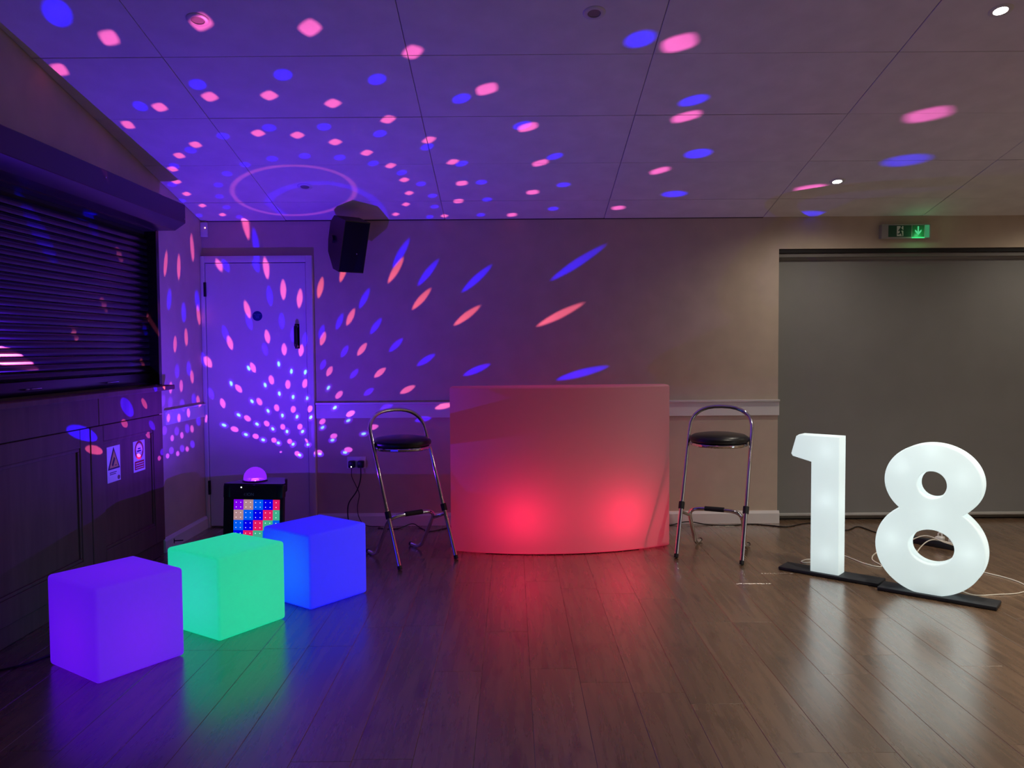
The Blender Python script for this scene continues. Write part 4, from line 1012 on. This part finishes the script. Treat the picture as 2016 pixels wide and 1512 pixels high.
def strip(P, w, kind, T):
    P = [Vector(p) for p in P]
    for a, b in zip(P, P[1:]):
        d = (b - a).normalized(); nn = Vector((-d.y, d.x)) * w
        add_poly([a - nn, b - nn, b + nn, a + nn], kind, T)
strip(RING, .010, 'ring', .0)
strip(RING, .0045, 'ring2', .0)
strip(ARC, .016, 'arc', .0)
TH = math.radians(99)
nb = 64
i0 = len(verts)
verts.extend(Vector((TH * math.cos(2 * math.pi * k / nb), TH * math.sin(2 * math.pi * k / nb))) for k in range(nb))
edges = [(i0 + k, i0 + (k + 1) % nb) for k in range(nb)]
for ri_ in range(1, 12):
    th = TH * ri_ / 12; m_ = 6 * ri_
    verts.extend(Vector((th * math.cos(2 * math.pi * k / m_ + ri_), th * math.sin(2 * math.pi * k / m_ + ri_))) for k in range(m_))
vo, eo, fo, ov, oe, of = delaunay_2d_cdt(verts, edges, faces, 0, 1e-5)
DR = .065
def on_dome(p):
    th = math.hypot(p[0], p[1]); ph = math.atan2(p[1], p[0])
    return (DR * math.sin(th) * math.cos(ph), DR * math.sin(th) * math.sin(ph), DR * math.cos(th))
me = bpy.data.meshes.new('disco_dome')
me.from_pydata([on_dome(p) for p in vo], [], [list(f) for f in fo])
me.attributes.new('tint', 'FLOAT_COLOR', 'FACE'); me.attributes.new('plain_shell', 'FLOAT', 'FACE')
att = me.attributes['tint']; base = me.attributes['plain_shell']
for i, srcf in enumerate(of):
    c_ = Vector(BASE_T)
    for s_ in srcf:
        kind, T = info[s_]
        if kind == 'ring': c_ = Vector((max(c_.x, .018), max(c_.y, .003), max(c_.z, .058)))
        elif kind == 'ring2': c_ = Vector((max(c_.x, .030), max(c_.y, .004), max(c_.z, .064)))
        elif kind == 'arc': c_ = Vector((c_.x, c_.y, max(c_.z, .10)))
        else:
            tt = Vector(TINT[kind]) * T
            c_ = Vector((max(c_.x, tt.x), max(c_.y, tt.y), max(c_.z, tt.z)))
    att.data[i].color = (c_.x, c_.y, c_.z, 1)
    base.data[i].value = 0.0 if srcf else 1.0
m, nt, out = nodes('dome_lenses')
an = nt.nodes.new('ShaderNodeAttribute'); an.attribute_name = 'tint'
bs = nt.nodes.new('ShaderNodeAttribute'); bs.attribute_name = 'plain_shell'
tcn = nt.nodes.new('ShaderNodeTexCoord'); sx_ = nt.nodes.new('ShaderNodeSeparateXYZ'); nt.links.new(tcn.outputs['Object'], sx_.inputs[0])
rim = nt.nodes.new('ShaderNodeMapRange'); rim.interpolation_type = 'LINEAR'      # lamp's upward throw put into the shell tint: darker towards the rim
rim.inputs['From Min'].default_value = -.02 * DR; rim.inputs['From Max'].default_value = DR
rim.inputs['To Min'].default_value = .11; rim.inputs['To Max'].default_value = 1.0
nt.links.new(sx_.outputs['Z'], rim.inputs['Value'])
fm = nt.nodes.new('ShaderNodeMix'); fm.data_type = 'FLOAT'; fm.inputs[2].default_value = 1.0
nt.links.new(bs.outputs['Fac'], fm.inputs[0]); nt.links.new(rim.outputs[0], fm.inputs[3])
vm = nt.nodes.new('ShaderNodeVectorMath'); vm.operation = 'SCALE'
nt.links.new(an.outputs['Color'], vm.inputs[0]); nt.links.new(fm.outputs[0], vm.inputs['Scale'])
tr = nt.nodes.new('ShaderNodeBsdfTransparent'); nt.links.new(vm.outputs[0], tr.inputs['Color'])
tl = nt.nodes.new('ShaderNodeBsdfTranslucent'); tl.inputs['Color'].default_value = (.00003, .000002, .00016, 1)
ad = nt.nodes.new('ShaderNodeAddShader')
nt.links.new(tr.outputs[0], ad.inputs[0]); nt.links.new(tl.outputs[0], ad.inputs[1])
nt.links.new(ad.outputs[0], out.inputs['Surface'])
dome = mesh_obj('disco_dome', me, m, sp)
dome.location = (0, 0, BZ); dome.rotation_euler = (0, 0, math.radians(6))
MB().lathe([(.052, 0), (.072, 0), (.072, .006), (.066, .009), (.052, .009)], (0, 0, HT - .001), 32).build('dome_collar', M_black, sp)
MB().lathe([(0, 0), (.024, 0), (.020, .007), (.010, .011), (0, .012)], (0, 0, BZ - .015), 20).build('dome_led', glow('dome_led', (1, .85, .5), 1200), sp)
lamp('disco_lamp', 'POINT', (0, 0, BZ), DISCO_POWER, (1, 1, 1), .0003, sp)
